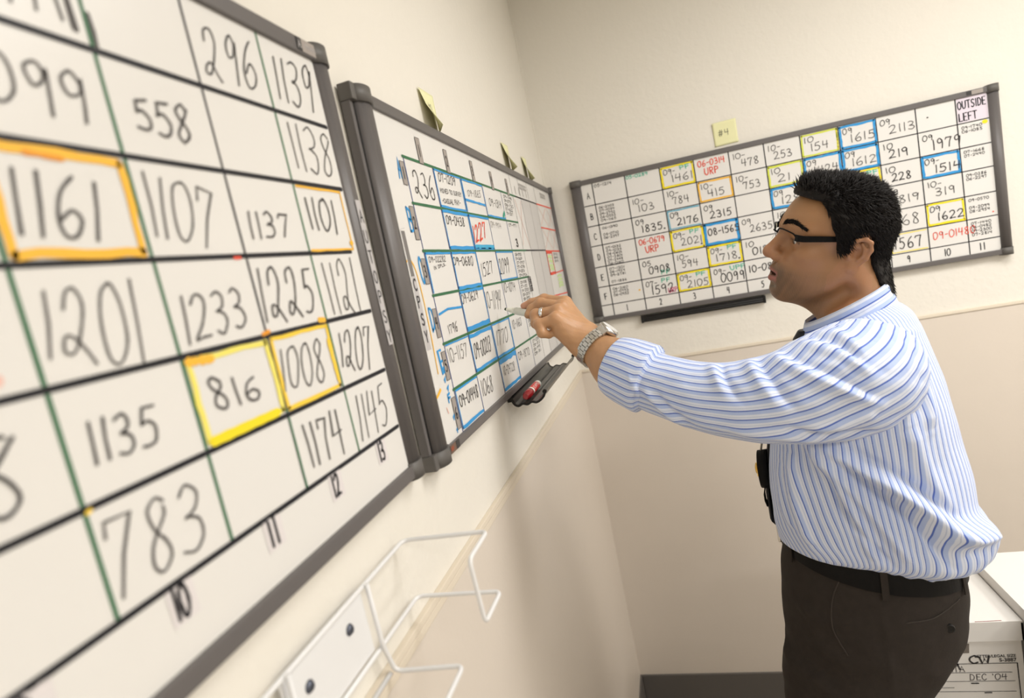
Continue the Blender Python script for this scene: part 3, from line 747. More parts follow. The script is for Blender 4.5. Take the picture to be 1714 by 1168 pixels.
bm = bmesh.new(); turned(bm, a, b, [(.33, .0078, 0), (.335, .0086, 0), (.44, .0086, 0), (.441, .0087, 1), (.88, .0087, 1), (.881, .0086, 0), (.985, .0086, 0), (1, .0075, 0)]); rel(bm, mk)
obj('barrel', bm, [M_barrel, M_labred], mk)
bm = bmesh.new(); turned(bm, a, b, [(0, .0055, 0), (.012, .0068, 0), (.10, .0074, 0), (.11, .0093, 0), (.34, .0096, 0), (.35, .0088, 0)]); rel(bm, mk); obj('cap', bm, M_capred, mk)
bm = bmesh.new()
R = .0089
for k, ch in enumerate('EXPO'):      # white letters wrapped round the barrel
    w, st = FONT[ch]
    for kind, pts in st:
        q = spline(pts, 5) if kind == 's' else [((1 - s / 4) * p0[0] + s / 4 * p1[0], (1 - s / 4) * p0[1] + s / 4 * p1[1]) for p0, p1 in zip(pts, pts[1:]) for s in range(5)]
        line3 = []
        for u, v in q:
            ang = 0.35 + .75 * (v)
            yy = a.y + (b.y - a.y) * (.47 + .098 * (k + u * .85))
            line3.append(Vector((0.047 + R * math.cos(ang), yy, 1.497 + R * math.sin(ang))))
        tube(bm, line3, .00055, 5)
rel(bm, mk); obj('lettering', bm, M_barrel, mk)

# ------------------------------------------------------------------ sticky notes
def sticky(label, axis, c, w, h, curl, lean, text, tw, seed, group='sticky notes'):
    """square note stuck along its lower edge, upper edge / corner curling off the wall"""
    bm = bmesh.new(); n = 12; g = {}
    for i in range(n + 1):
        for j in range(n + 1):
            s, v = i / n, j / n
            off = .0012 + curl(s, v)
            x, y = (s - .5) * w + lean * v * w, v * h
            p = (off, x, y) if axis == 'left' else (x, -off, y)
            g[i, j] = bm.verts.new(p)
    for i in range(n):
        for j in range(n):
            bm.faces.new((g[i, j], g[i + 1, j], g[i + 1, j + 1], g[i, j + 1])).smooth = True
    o = empty('sticky_note', c); tag(o, label, 'sticky note', group)
    sh = obj('sheet', bm, M_note, o, True)
    sol = sh.modifiers.new('thickness', 'SOLIDIFY'); sol.thickness = .0003; sol.offset = -1
    bm = bmesh.new()
    write_box(bm, text, -.022, .030, tw, .020, .0014, 0, 0, seed, .03)
    for v in bm.verts:
        s = v.co.x / w + .5; vv = v.co.y / h
        off = .0018 + curl(s, vv) + .0006
        x = v.co.x + lean * vv * w
        v.co = (off, x, v.co.y) if axis == 'left' else (x, -off, v.co.y)
    obj('handwriting', bm, [M_ink], sh)
    return o
sticky('yellow sticky note reading #4 above the back wall whiteboard', 'back', (0.6365, 0, 2.0345), .0755, .0765, lambda s, v: .004 * v * v + .010 * max(0, .3 - v) ** 2, .008, '#4', .034, 3)
sticky('yellow sticky note with a curled edge above the middle whiteboard, nearest the camera', 'left', (0, -1.103, 2.046), .072, .0755, lambda s, v: .002 + .020 * (1 - v) * (1 - s) + .030 * max(0, .55 - v) * max(0, .75 - s), .0, '#2', .026, 4)
sticky('yellow sticky note above the middle whiteboard, second nearest the camera', 'left', (0, -.525, 2.040), .070, .0745, lambda s, v: .002 + .020 * (1 - v) * (1 - s) + .03 * max(0, .55 - v) * max(0, .75 - s), .0, '#1', .026, 5)
sticky('yellow sticky note above the middle whiteboard, farthest one beside the room corner', 'left', (0, -.289, 2.034), .062, .0745, lambda s, v: .002 + .018 * (1 - v) * (1 - s) + .03 * max(0, .55 - v) * max(0, .75 - s), .0, '#3', .026, 6)

# ------------------------------------------------------------------ white wire rack on the left wall
rk = empty('wall_file_rack', (0.0, -1.75, 1.35)); tag(rk, 'white wire file rack screwed to the left wall below the large whiteboard', 'wire rack')
XW, RW = 0.0115, 0.0027
def wire(pts, nm='wire', r=RW, rad=.010):
    bm = bmesh.new(); tube(bm, round_path(pts, rad), r, 10); rel(bm, rk); return obj(nm, bm, M_white_metal, rk)
wire([(XW, -2.35, 1.4635), (XW, -1.581, 1.4635), (.123, -1.581, 1.4655), (.123, -1.6490, 1.4660), (.123, -1.6440, 1.3880), (.1224, -1.578, 1.3865), (XW, -1.578, 1.3870), (XW, -2.35, 1.3905)], 'pocket_wire')
for k, y in enumerate((-1.684, -1.826, -2.02, -2.21)):
    wire([(XW + .0045, y, 1.4655), (XW + .0045, y + .002, 1.392), (XW + .0045, y + .014, 1.352), (.0973, y + .016, 1.3549), (.0973, y - .055, 1.3545), (.0973, y - .056, 1.302), (XW + .0045, y - .056, 1.300)], 'support_wire')
wire([(XW, -2.35, 1.352), (XW, -1.674, 1.352)], 'lower_wire')
bm = box(bmesh.new(), 0.0065, 0.0095, -1.830, -1.688, 1.391, 1.4615, bev=.001); rel(bm, rk); plate = obj('mounting_plate', bm, M_white_metal, rk)
for y, z in ((-1.722, 1.4375), (-1.797, 1.432)):
    bm = bmesh.new(); turned(bm, (.0075, y, z), (.0130, y, z), [(0, .0062, 0), (.5, .0060, 0), (.95, .0038, 0), (1, .002, 0)])
    rel(bm, rk); obj('screw', bm, mat('screw_metal', (.10, .11, .14), .35, .5, metal=.7), plate)
# ------------------------------------------------------------------ cardboard storage boxes
def text_mesh(s, size, bold=0.0):
    cu = bpy.data.curves.new('t', 'FONT'); cu.body = s; cu.size = size; cu.offset = bold; cu.align_x = 'RIGHT'
    o = bpy.data.objects.new('t', cu); COL.objects.link(o)
    me = bpy.data.meshes.new_from_object(o.evaluated_get(bpy.context.evaluated_depsgraph_get()))
    bpy.data.objects.remove(o, do_unlink=True); bpy.data.curves.remove(cu)
    return me
def storage_box(label, x0, x1, y0, y1, z0, z1, lettered):
    o = empty('storage_box', ((x0 + x1) / 2, (y0 + y1) / 2, z0)); tag(o, label, 'box', 'white cardboard storage boxes')
    i = .004
    bm = bmesh.new(); box(bm, x0 + i, x1 - i, y0 + i, y1 - i, z0, z1 - .006, bev=.002)
    rel(bm, o); body = obj('body', bm, M_card, o)
    bm = bmesh.new()
    lip = .047
    # lid: shell with an open underside
    for q in ((x0, x1, y0, y1, z1 - .004, z1), (x0, x1, y0, y0 + .0035, z1 - lip, z1 - .004), (x0, x1, y1 - .0035, y1, z1 - lip, z1 - .004), (x0, x0 + .0035, y0, y1, z1 - lip, z1 - .004), (x1 - .0035, x1, y0, y1, z1 - lip, z1 - .004)):
        box(bm, *q)
    rel(bm, o); lid = obj('lid', bm, M_card, o)
    if lettered:
        yf = y0 + i
        bm = bmesh.new()
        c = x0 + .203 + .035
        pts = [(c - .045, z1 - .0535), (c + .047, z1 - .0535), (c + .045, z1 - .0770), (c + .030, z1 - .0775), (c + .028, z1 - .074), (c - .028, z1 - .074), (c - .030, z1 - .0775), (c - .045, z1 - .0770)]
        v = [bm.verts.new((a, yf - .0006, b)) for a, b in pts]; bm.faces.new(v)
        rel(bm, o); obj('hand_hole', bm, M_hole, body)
        # printed label frame, rules and pen writing on the front
        bm = bmesh.new()
        def ln(p0, p1, w): ribbon(bm, [p0, p1], w, 0, 0)
        X = lambda u: u; zt = z1
        fl, fr, ft, fb = x0 + .03, x0 + .3745, z1 - .104, z1 - .235
        for p0, p1, w in (((fl, ft), (fr, ft), .0016), ((fr, ft), (fr, fb), .0022), ((fl, fb), (fr, fb), .0016), ((fl, ft), (fl, fb), .0022),
                          ((fl + .01, ft - .022), (fr - .012, ft - .0225), .0012), ((fl + .14, ft - .044), (fr - .008, ft - .0445), .0012), ((fl + .02, ft - .060), (fr - .13, ft - .060), .0012), ((fl + .14, ft - .070), (fr - .008, ft - .0705), .0012)):
            ln(p0, p1, w)
        ribbon(bm, [(fr - .094, ft - .0495), (fr - .080, ft - .0495)], .003, 0, 0); ribbon(bm, [(fr - .070, ft - .0735), (fr - .056, ft - .0735)], .0025, 0, 0)
        write_box(bm, 'MARIA', fr - .21, ft - .013, .098, .027, .0034, 0, 0, 4, .04)
        write_box(bm, 'C', fr - .094, ft + .001, .020, .019, .0036, 0, 0, 4, .02); write_box(bm, 'W', fr - .074, ft + .0005, .022, .017, .0036, 0, 0, 4, .04)
        write_box(bm, 'DATA', fr - .150, ft - .0195, .045, .0135, .0018, 0, 1, 3, .03)
        write_box(bm, "DEC '04", fr - .096, ft - .041, .074, .0145, .0018, 0, 1, 3, .03)
        for f in bm.faces: f.normal_flip()
        for q in bm.verts: q.co = (q.co.x, yf - .0008, q.co.y)
        rel(bm, o); obj('label_print', bm, [M_ink, mat('pencil', (.16, .15, .15), .6, .3)], body)
        for s, sz, zz, bo in (('LETTER/LEGAL SIZE', .0094, ft + .0150, .0002), ('S-3887', .0120, ft + .0040, .0003)):
            me = text_mesh(s, sz, bo)
            me.transform(Matrix.Translation((fr - .001 - o.location.x, yf - .0008 - o.location.y, zz - o.location.z)) @ Matrix.Rotation(PI / 2, 4, 'X'))
            link('printed_text', me, M_ink, body)
        bm = bmesh.new(); ribbon(bm, [(x0 + .302, y0 + .003), (x0 + .353, y0 + .004)], .0018, z1 + .0004, 0); rel(bm, o); obj('pen_mark', bm, mat('red_brown', (.25, .05, .04)), lid)
    return o
storage_box("white cardboard storage box with a hand-lettered front panel dated DEC '04, just behind the man", .605, .9965, -.775, -.470, .52, .78, True)
storage_box('white cardboard storage box right of the lettered one, its plain lid slightly higher', .999, 1.389, -.955, -.535, .54, .81, False)
storage_box('lower white cardboard storage box directly under the lettered one', .607, .9955, -.773, -.472, .26, .52, False)
storage_box('white cardboard storage box on the floor at the bottom of the lettered stack', .605, .9965, -.775, -.470, FZ, .26, False)
storage_box('lower white cardboard storage box directly under the plain-lidded one', 1.0, 1.388, -.953, -.537, .27, .54, False)
storage_box('white cardboard storage box on the floor at the bottom of the right stack', .999, 1.389, -.955, -.535, FZ, .27, False)
# ------------------------------------------------------------------ the man
# --- signed distance helpers (numpy) and a surface-nets mesher
def s_ell(P, c, r):
    q = (P - np.array(c)) / np.array(r); k0 = np.linalg.norm(q, axis=1); k1 = np.linalg.norm(q / np.array(r), axis=1) + 1e-9
    return k0 * (k0 - 1) / k1
def s_cap(P, a, b, ra, rb=None):
    a = np.array(a, float); b = np.array(b, float); rb = ra if rb is None else rb
    ab = b - a; t = np.clip(((P - a) @ ab) / (ab @ ab + 1e-12), 0, 1)
    return np.linalg.norm(P - a - t[:, None] * ab, axis=1) - (ra + (rb - ra) * t)
def s_chain(P, pts, rs, k=0.004):
    d = None
    for (a, ra), (b, rb) in zip(zip(pts, rs), list(zip(pts, rs))[1:]):
        e = s_cap(P, a, b, ra, rb); d = e if d is None else smin(d, e, k)
    return d
def smin(a, b, k):
    h = np.maximum(k - np.abs(a - b), 0) / k
    return np.minimum(a, b) - h * h * k * 0.25
def smax(a, b, k): return -smin(-a, -b, k)

def surface_nets(f, lo, hi, h):
    lo = np.array(lo, float); n = np.ceil((np.array(hi) - lo) / h).astype(int) + 1
    xs, ys, zs = [lo[i] + h * np.arange(n[i]) for i in range(3)]
    Y, Z = np.meshgrid(ys, zs, indexing='ij')
    V = np.empty(n)
    step = max(1, 400000 // Y.size)
    for i in range(0, n[0], step):
        X = xs[i:i + step]
        Pq = np.stack([np.repeat(X, Y.size), np.tile(Y.ravel(), len(X)), np.tile(Z.ravel(), len(X))], 1)
        V[i:i + step] = f(Pq).reshape(len(X), *Y.shape)
    ins = V < 0
    c = np.zeros(n - 1, int)
    for dx in (0, 1):
        for dy in (0, 1):
            for dz in (0, 1):
                c += ins[dx:n[0] - 1 + dx, dy:n[1] - 1 + dy, dz:n[2] - 1 + dz]
    act = (c > 0) & (c < 8)
    I = np.argwhere(act); idx = -np.ones(n - 1, int); idx[act] = np.arange(len(I))
    acc = np.zeros((len(I), 3)); cnt = np.zeros(len(I))
    cor = [(a, b, e) for a in (0, 1) for b in (0, 1) for e in (0, 1)]
    for p in cor:
        for ax in range(3):
            if p[ax]: continue
            q = list(p); q[ax] = 1
            v0 = V[I[:, 0] + p[0], I[:, 1] + p[1], I[:, 2] + p[2]]; v1 = V[I[:, 0] + q[0], I[:, 1] + q[1], I[:, 2] + q[2]]
            m = (v0 < 0) != (v1 < 0)
            t = np.where(m, v0 / np.where(m, v0 - v1, 1), 0)
            pos = np.tile(np.array(p, float), (len(I), 1)); pos[:, ax] += t
            acc[m] += pos[m]; cnt[m] += 1
    verts = lo + (I + acc / cnt[:, None]) * h
    faces = []
    for ax in range(3):
        u, w = (ax + 1) % 3, (ax + 2) % 3
        sl0 = [slice(None)] * 3; sl1 = [slice(None)] * 3; sl0[ax] = slice(0, -1); sl1[ax] = slice(1, None)
        A, B = ins[tuple(sl0)], ins[tuple(sl1)]
        e = np.argwhere(A != B)
        ok = (e[:, u] > 0) & (e[:, w] > 0) & (e[:, u] < n[u] - 1) & (e[:, w] < n[w] - 1); e = e[ok]
        fl = A[e[:, 0], e[:, 1], e[:, 2]]
        q = []
        for du, dw in ((-1, -1), (0, -1), (0, 0), (-1, 0)):
            g = e.copy(); g[:, u] += du; g[:, w] += dw; q.append(idx[g[:, 0], g[:, 1], g[:, 2]])
        q = np.stack(q, 1); q[~fl] = q[~fl][:, ::-1]
        faces.append(q)
    return verts, np.concatenate(faces)

def relax(v, f, it=1, lam=.5):
    """Laplacian smoothing"""
    e = np.concatenate([f[:, [0, 1]], f[:, [1, 2]], f[:, [2, 3]], f[:, [3, 0]]])
    for _ in range(it):
        s = np.zeros_like(v); c = np.zeros(len(v))
        for k in range(3):
            s[:, k] = np.bincount(e[:, 0], v[e[:, 1], k], len(v)) + np.bincount(e[:, 1], v[e[:, 0], k], len(v))
        c = np.bincount(e[:, 0], minlength=len(v)) + np.bincount(e[:, 1], minlength=len(v))
        v = v + lam * (s / np.maximum(c, 1)[:, None] - v)
    return v

def np_mesh(name, v, f, mats, parent=None, smooth=True, uv=None, col=None):
    me = bpy.data.meshes.new(name)
    me.from_pydata([tuple(a) for a in v], [], [tuple(int(i) for i in a) for a in f]); me.update()
    if uv is not None:
        l = me.uv_layers.new(name='cloth')
        vi = np.empty(len(me.loops), int); me.loops.foreach_get('vertex_index', vi)
        l.data.foreach_set('uv', np.asarray(uv)[vi].astype(np.float32).ravel())
    if col is not None:
        a = me.color_attributes.new('tone', 'FLOAT_COLOR', 'POINT')
        a.data.foreach_set('color', np.concatenate([col, np.ones((len(col), 1))], 1).astype(np.float32).ravel())
    return link(name, me, mats, parent, smooth)

def wob(P, fr, seed=0):
    """smooth pseudo noise in -1..1"""
    r = np.random.RandomState(seed); o = np.zeros(len(P))
    for k in range(5):
        d = r.normal(size=3); d /= np.linalg.norm(d)
        o += np.sin(P @ d * fr * (0.7 + .35 * k) + r.uniform(0, 6.28)) / 5
    return o

PX, PY = 0.672, -1.003                       # the body's upright axis
man = empty('person', (PX, PY, 0)); tag(man, 'man in a blue striped shirt and dark trousers reaching out to write on the whiteboard', 'person')
def rel_np(v): return np.asarray(v) - np.array([PX, PY, 0])
SD = np.array([0.96924921, -0.24608121, 0.0])     # his back
FT = -SD                                          # the way his chest faces
LT_ = np.array([-0.24608121, -0.96924921, 0.0])   # his left side
CC = np.array([0.6866, -1.0067, 0.0])

# --- head frame
HO = np.array([0.679, -0.980, 1.690])
yaw, pit, rol = math.radians(-7.5), math.radians(14.5), math.radians(-14.5)
HF = np.array([-math.cos(yaw) * math.cos(pit), math.sin(yaw) * math.cos(pit), math.sin(pit)])
HL = np.cross([0, 0, 1], HF); HL /= np.linalg.norm(HL); HU = np.cross(HF, HL)
HL, HU = math.cos(rol) * HL + math.sin(rol) * HU, math.cos(rol) * HU - math.sin(rol) * HL
HS = 0.945                                   # head size
HM = np.stack([HF, HL, HU])
def to_head(P): return (P - HO) @ HM.T / HS
def from_head(q): return HO + HS * (np.asarray(q, float) @ HM)

NECK0 = to_head(np.array([[0.700, -1.000, 1.50]]))[0]
def head_sdf(q):
    a = q.copy(); a[:, 1] = np.abs(a[:, 1])
    d = s_ell(a, (.002, 0, .046), (.091, .0735, .065))
    d = smin(d, s_ell(a, (.020, 0, .030), (.076, .068, .070)), .03)            # forehead
    d = smin(d, s_ell(a, (.040, 0, -.035), (.058, .056, .066)), .03)           # face
    d = smin(d, s_ell(a, (.035, .030, -.055), (.055, .034, .046)), .03)        # cheeks
    d = smin(d, s_cap(a, (-.004, .060, -.030), (.012, .052, -.068), .016, .016), .025)  # jaw corner
    d = smin(d, s_cap(a, (.012, .052, -.068), (.076, .012, -.098), .017, .016), .025)   # jaw line
    d = smin(d, s_ell(a, (.083, 0, -.097), (.019, .022, .017)), .02)           # chin
    d = smin(d, s_ell(a, (.083, 0, -.062), (.024, .030, .030)), .02)           # muzzle
    d = smin(d, s_cap(a, (.092, .008, .031), (.070, .052, .030), .011, .011), .02)      # brow
    d = smin(d, s_ell(a, (.062, .048, -.014), (.024, .018, .016)), .022)       # cheek bone
    d = smax(d, -s_ell(a, (.102, .031, .008), (.019, .020, .014)), .016)       # eye socket
    d = smin(d, s_ell(a, (.074, .031, .009), (.0155, .017, .0135)), .008)      # lids
    d = smax(d, -s_ell(a, (.0925, .031, .0080), (.012, .0125, .0040)), .0025)     # eye opening
    d = smin(d, s_cap(a, (.094, 0, .022), (.118, 0, -.016), .0075, .0105), .012)        # nose ridge
    d = smin(d, s_ell(a, (.117, 0, -.022), (.0135, .0125, .0105)), .010)       # nose tip
    d = smin(d, s_ell(a, (.1045, .0130, -.0275), (.0130, .0092, .0100)), .006)   # wings
    d = smax(d, -s_ell(a, (.108, .0075, -.0375), (.006, .004, .006)), .004)    # nostrils
    d = smin(d, s_cap(a, (.106, 0, -.0525), (.092, .020, -.0600), .0065, .0035), .006)  # upper lip
    d = smin(d, s_cap(a, (.104, 0, -.0735), (.090, .018, -.0660), .0080, .0040), .006)  # lower lip
    d = smax(d, -s_ell(a, (.104, 0, -.0628), (.014, .017, .0032)), .004)       # parted mouth
    d = smax(d, -s_ell(a, (.104, 0, -.0865), (.008, .016, .0045)), .010)       # fold above the chin
    n1 = np.array([-.030, 0, -.020])
    d = smin(d, s_cap(q, n1, NECK0, .056, .062), .03)
    d = smin(d, s_cap(q, (.045, 0, -.080), NECK0 + np.array([.045, 0, .045]), .030, .030), .035)   # throat
    for s in (-1, 1):
        d = smin(d, s_cap(q, (-.022, s * .058, -.035), NECK0 + np.array([.05, s * .02, .04]), .011, .012), .02)
    d = smax(d, -s_cap(a, (-.012, .0765, -.078), (.040, .0575, -.124), .009, .010), .034)     # hollow under the jaw
    # ears
    e = a - np.array([-.012, .0705, 0]); 
    d_e = s_ell(e, (.000, .004, .004), (.0175, .006, .026))
    hx = [(.011, .005, .003), (.0135, .010, .015), (.007, .014, .026), (-.006, .0165, .029), (-.016, .0170, .023), (-.0195, .0160, .009), (-.016, .013, -.007), (-.007, .009, -.018)]
    d_e = smin(d_e, s_chain(e, [np.array(h) for h in hx], [.0032, .0036, .0037, .0038, .0038, .0037, .0037, .0044]), .004)
    d_e = smin(d_e, s_chain(e, [np.array(h) for h in ((-.004, .0115, .020), (-.0105, .0130, .010), (-.0095, .0125, .000), (-.003, .010, -.011))], [.0028, .0032, .0032, .0032]), .003)
    d_e = smin(d_e, s_ell(e, (.002, .0065, -.026), (.0095, .0055, .010)), .006)
    d_e = smin(d_e, s_ell(e, (.013, .0065, -.004), (.0045, .0045, .0075)), .004)
    d_e = smax(d_e, -s_ell(e, (.002, .0135, .001), (.0085, .0105, .0105)), .003)
    d = smin(d, d_e, .007)
    return d
hv, hf = surface_nets(head_sdf, (-.125, -.105, -.20), (.150, .105, .145), .0017)
hv = relax(hv, hf, 1, .5)

# --- skin tone by region of the face (lips, beard shadow, cheeks)
SKIN = np.array([0.365, 0.185, 0.085])
def face_tone(q):
    n = len(q); c = np.tile(SKIN, (n, 1)); f, l, u = q[:, 0], np.abs(q[:, 1]), q[:, 2]
    def blend(w, col): 
        w = np.clip(w, 0, 1)[:, None]; c[:] = c * (1 - w) + np.array(col) * w
    sm = lambda x, a, b: np.clip((x - a) / (b - a), 0, 1)
    speck = .75 + .25 * wob(q, 900, 3)
    beard = sm(-u, .036, .052) * sm(f, -.005, .025) * (1 - .35 * sm(-u, .10, .125)) * (1 - .6 * sm(l, .05, .065))
    mous = sm(f, .088, .098) * sm(-u, .034, .040)
    blend((beard * .80 + mous * .35) * speck, (0.125, 0.075, 0.042))
    blend(.35 * sm(f, .107, .122), (.47, .215, .125))
    blend(.22 * np.exp(-((u + .018) / .022) ** 2) * sm(f, .03, .06), (.45, .215, .115))
    blend(.35 * sm(u, .045, .06) * (1 - sm(u, .085, .1)) * sm(f, .04, .07), (.43, .245, .12))
    up = np.exp(-(((u + .0545 + l * .24) / .0042) ** 2)) * sm(f, .094, .099) * (l < .024)
    lo = np.exp(-(((u + .0735 - l * .22) / .0062) ** 2)) * sm(f, .092, .098) * (l < .022)
    blend(np.maximum(up, lo) * .9, (.38, .125, .095))
    ins = np.exp(-(((u + .0628 - .0 * l) / .0030) ** 2)) * sm(f, .084, .090) * (l < .021)
    blend(ins, (.055, .012, .010))
    blend(.8 * np.exp(-((u - .0125 - (l - .031) ** 2 * -14) / .0022) ** 2) * (l > .016) * (l < .050) * sm(f, .066, .076), (.03, .02, .015))
    ear = (l > .071) & (np.abs(f + .012) < .04)
    blend(ear * .35, (.44, .20, .11))
    return c * (1 + .05 * wob(q, 120, 5)[:, None])
htone = face_tone(hv)
head_w = from_head(hv)

# --- left forearm and hand closed round the pen
W3 = [np.array(p) for p in ((0.330, -1.150, 1.5130), (0.2594, -1.1084, 1.5520), (0.209, -1.0689, 1.6015))]
ARMR = [.046, .0440, .0300]
IDX = [(0.1725, -1.0276, 1.6791), (0.1278, -1.007, 1.6931), (0.0999, -1.0046, 1.6906), (0.0825, -1.0047, 1.6876)]
MID = [(0.1701, -1.05, 1.6733), (0.1236, -1.0298, 1.6873), (0.1035, -1.0311, 1.6801), (0.0951, -1.0368, 1.6700)]
RNG = [(0.1635, -1.0733, 1.6687), (0.1173, -1.0652, 1.6692), (0.1168, -1.0777, 1.6541), (0.1266, -1.0735, 1.6409)]
PIN = [(0.1604, -1.0946, 1.6568), (0.1263, -1.0962, 1.6524), (0.1306, -1.1043, 1.6363), (0.1416, -1.0948, 1.6295)]
THB = [(0.1811, -1.0426, 1.6083), (0.1429, -1.0123, 1.6348), (0.1139, -1.0078, 1.654), (0.0944, -1.0065, 1.6662)]
HYP = [(0.197, -1.0851, 1.5965), (0.1645, -1.0901, 1.6334)]
def hand_sdf(P):
    d = s_chain(P, W3, ARMR, .02)
    palm = None
    for m, r in ((IDX[0], .0135), (MID[0], .0140), (RNG[0], .0138), (PIN[0], .0125)):
        e = s_cap(P, W3[2] + (np.array(m) - W3[2]) * .12, m, .0215, r); palm = e if palm is None else smin(palm, e, .012)
    palm = smin(palm, s_cap(P, HYP[0], HYP[1], .0225, .0165), .015)
    palm = smin(palm, s_cap(P, THB[0], THB[1], .0190, .0135), .015)
    d = smin(d, palm, .020)
    fing = None
    for c, rs in ((IDX, (.0128, .0108, .0092, .0074)), (MID, (.0128, .0112, .0096, .0080)), (RNG, (.0126, .0114, .0102, .0086)), (PIN, (.0115, .0103, .0094, .0080)), (THB[1:], (.0125, .0118, .0095))):
        e = s_chain(P, [np.array(p) for p in c], rs, .004)
        kn = np.array(c[1]); e = smin(e, np.linalg.norm(P - kn, axis=1) - rs[1] * 1.04, .004)
        fing = e if fing is None else smin(fing, e, .0022)
    d = smin(d, fing, .0065)
    # tendons towards the knuckles
    for m in (IDX[0], MID[0], RNG[0], PIN[0]):
        m = np.array(m); off = np.array((-.25, -.45, .86)) * .0095
        d = smin(d, s_cap(P, W3[2] + (m - W3[2]) * .35 + off, m + off * .55, .0030, .0050), .010)
    return d
av, af = surface_nets(hand_sdf, (.065, -1.205, 1.45), (.385, -.965, 1.715), .0019)
av = relax(av, af, 1, .5)
atone = np.tile(np.array([0.50, 0.275, 0.138]), (len(av), 1))
kn = np.array([IDX[1], MID[1], RNG[1], PIN[1], IDX[0], MID[0], RNG[0], PIN[0]])
dk = np.min(np.linalg.norm(av[:, None, :] - kn[None], axis=2), axis=1)
atone = atone * (1 - .25 * np.exp(-(dk / .012) ** 2)[:, None]) + np.array([.62, .29, .17]) * .25 * np.exp(-(dk / .012) ** 2)[:, None]
tp = np.linalg.norm(av - np.array(IDX[3]), axis=1); atone = atone + np.exp(-(tp / .014) ** 2)[:, None] * (np.array([.66, .31, .21]) - atone) * .8
rt_ = np.clip((av[:, 0] - .215) / .05, 0, 1)[:, None]; atone = atone * (1 - .22 * rt_ * (.6 + .4 * wob(av, 260, 4)[:, None]))
atone *= (1 + .06 * wob(av, 160, 8)[:, None])
av = av + .0005 * wob(av, 380, 14)[:, None] * np.array((.3, -.7, .6))
# --- the rest of the body, under the clothes
def stack(P, secs, k_min=.6):
    """elliptic sections (z, s, l, a, b) along the upright axis: s towards his back, l to his left"""
    z = P[:, 2]; Z = np.array([s[0] for s in secs])
    g = [np.interp(z, Z, [s[i] for s in secs]) for i in range(1, 5)]
    ds = (P - CC) @ SD - g[0]; dl = (P - CC) @ LT_ - g[1]
    r = np.sqrt((ds / g[2]) ** 2 + (dl / g[3]) ** 2) + 1e-9
    d = (r - 1) * np.minimum(g[2], g[3])
    return np.maximum(d, np.maximum(Z[0] - z, z - Z[-1]))
def body_sdf(P):
    d = stack(P, [(1.02, -.030, 0, .115, .150), (1.20, -.018, 0, .130, .160), (1.36, -.012, 0, .110, .160), (1.47, 0, 0, .085, .120), (1.53, .0, 0, .055, .07)])
    d = smin(d, s_cap(P, (.700, -1.0, 1.42), (.690, -.995, 1.50), .055, .05), .05)
    for s, knee, ank in ((1, (.525, -1.075, .50), (.545, -1.085, .085)), (-1, (.56, -.90, .50), (.60, -.895, .085))):
        hip = CC + SD * -.055 + LT_ * s * .085 + np.array([0, 0, .96])
        d = smin(d, s_cap(P, hip, knee, .082, .055), .05); d = smin(d, s_cap(P, knee, ank, .052, .038), .03)
    sh = np.array((.690, -1.120, 1.470)); d = smin(d, s_cap(P, sh, (.50, -1.185, 1.482), .055, .047), .05); d = smin(d, s_cap(P, (.50, -1.185, 1.482), (.33, -1.150, 1.513), .045, .042), .02)
    rs_ = np.array((.745, -.845, 1.450)); d = smin(d, s_cap(P, rs_, (.765, -.790, 1.17), .052, .045), .05); d = smin(d, s_cap(P, (.765, -.790, 1.17), (.66, -.775, .94), .042, .032), .02)
    return d
bv, bf = surface_nets(body_sdf, (.30, -1.27, .06), (.90, -.72, 1.66), .011)
bv = relax(bv, bf, 2, .5)
# right hand hanging at the far side
def rhand_sdf(P):
    w = np.array((.66, -.775, .94)); pv = np.array((.630, -.772, .868))
    d = s_cap(P, w + (w - pv) * .3, w, .032, .027)
    for k, (dx, L) in enumerate(((-.028, .070), (-.010, .078), (.009, .073), (.026, .056))):
        m = pv + np.array((dx, .004 * k - .006, .0)); t1 = m + np.array((-.012, -.002, -L * .55)); t2 = t1 + np.array((.008, -.012, -L * .45))
        d = smin(d, s_cap(P, w, m, .018, .012), .015); d = smin(d, s_chain(P, [m, t1, t2], [.0098, .0088, .0075], .004), .004)
    d = smin(d, s_chain(P, [w + np.array((-.018, 0, -.015)), pv + np.array((-.052, -.012, .008)), pv + np.array((-.058, -.018, -.030))], [.015, .011, .0085], .005), .008)
    return d
rv, rf = surface_nets(rhand_sdf, (.53, -.84, .76), (.72, -.72, .99), .0034)
allv = np.concatenate([head_w, av, bv, rv]); o1, o2, o3 = len(head_w), len(head_w) + len(av), len(head_w) + len(av) + len(bv)
allf = np.concatenate([hf, af + o1, bf + o2, rf + o3])
alltone = np.concatenate([htone, atone, np.tile(SKIN, (len(bv) + len(rv), 1))])
M_skin = mat('skin', (0.5, 0.27, 0.14), 0.42, 0.45, bump=(420, 0.22, 0.0012))
nt = M_skin.node_tree; at = nt.nodes.new('ShaderNodeAttribute'); at.attribute_name = 'tone'
nt.links.new(at.outputs['Color'], nt.nodes['Principled BSDF'].inputs['Base Color'])
nt.nodes['Principled BSDF'].inputs['Subsurface Weight'].default_value = 0.12
nt.nodes['Principled BSDF'].inputs['Subsurface Radius'].default_value = (1.0, 0.35, 0.2)
nt.nodes['Principled BSDF'].inputs['Subsurface Scale'].default_value = 0.006
body = np_mesh('body', rel_np(allv), allf, M_skin, man, col=alltone)

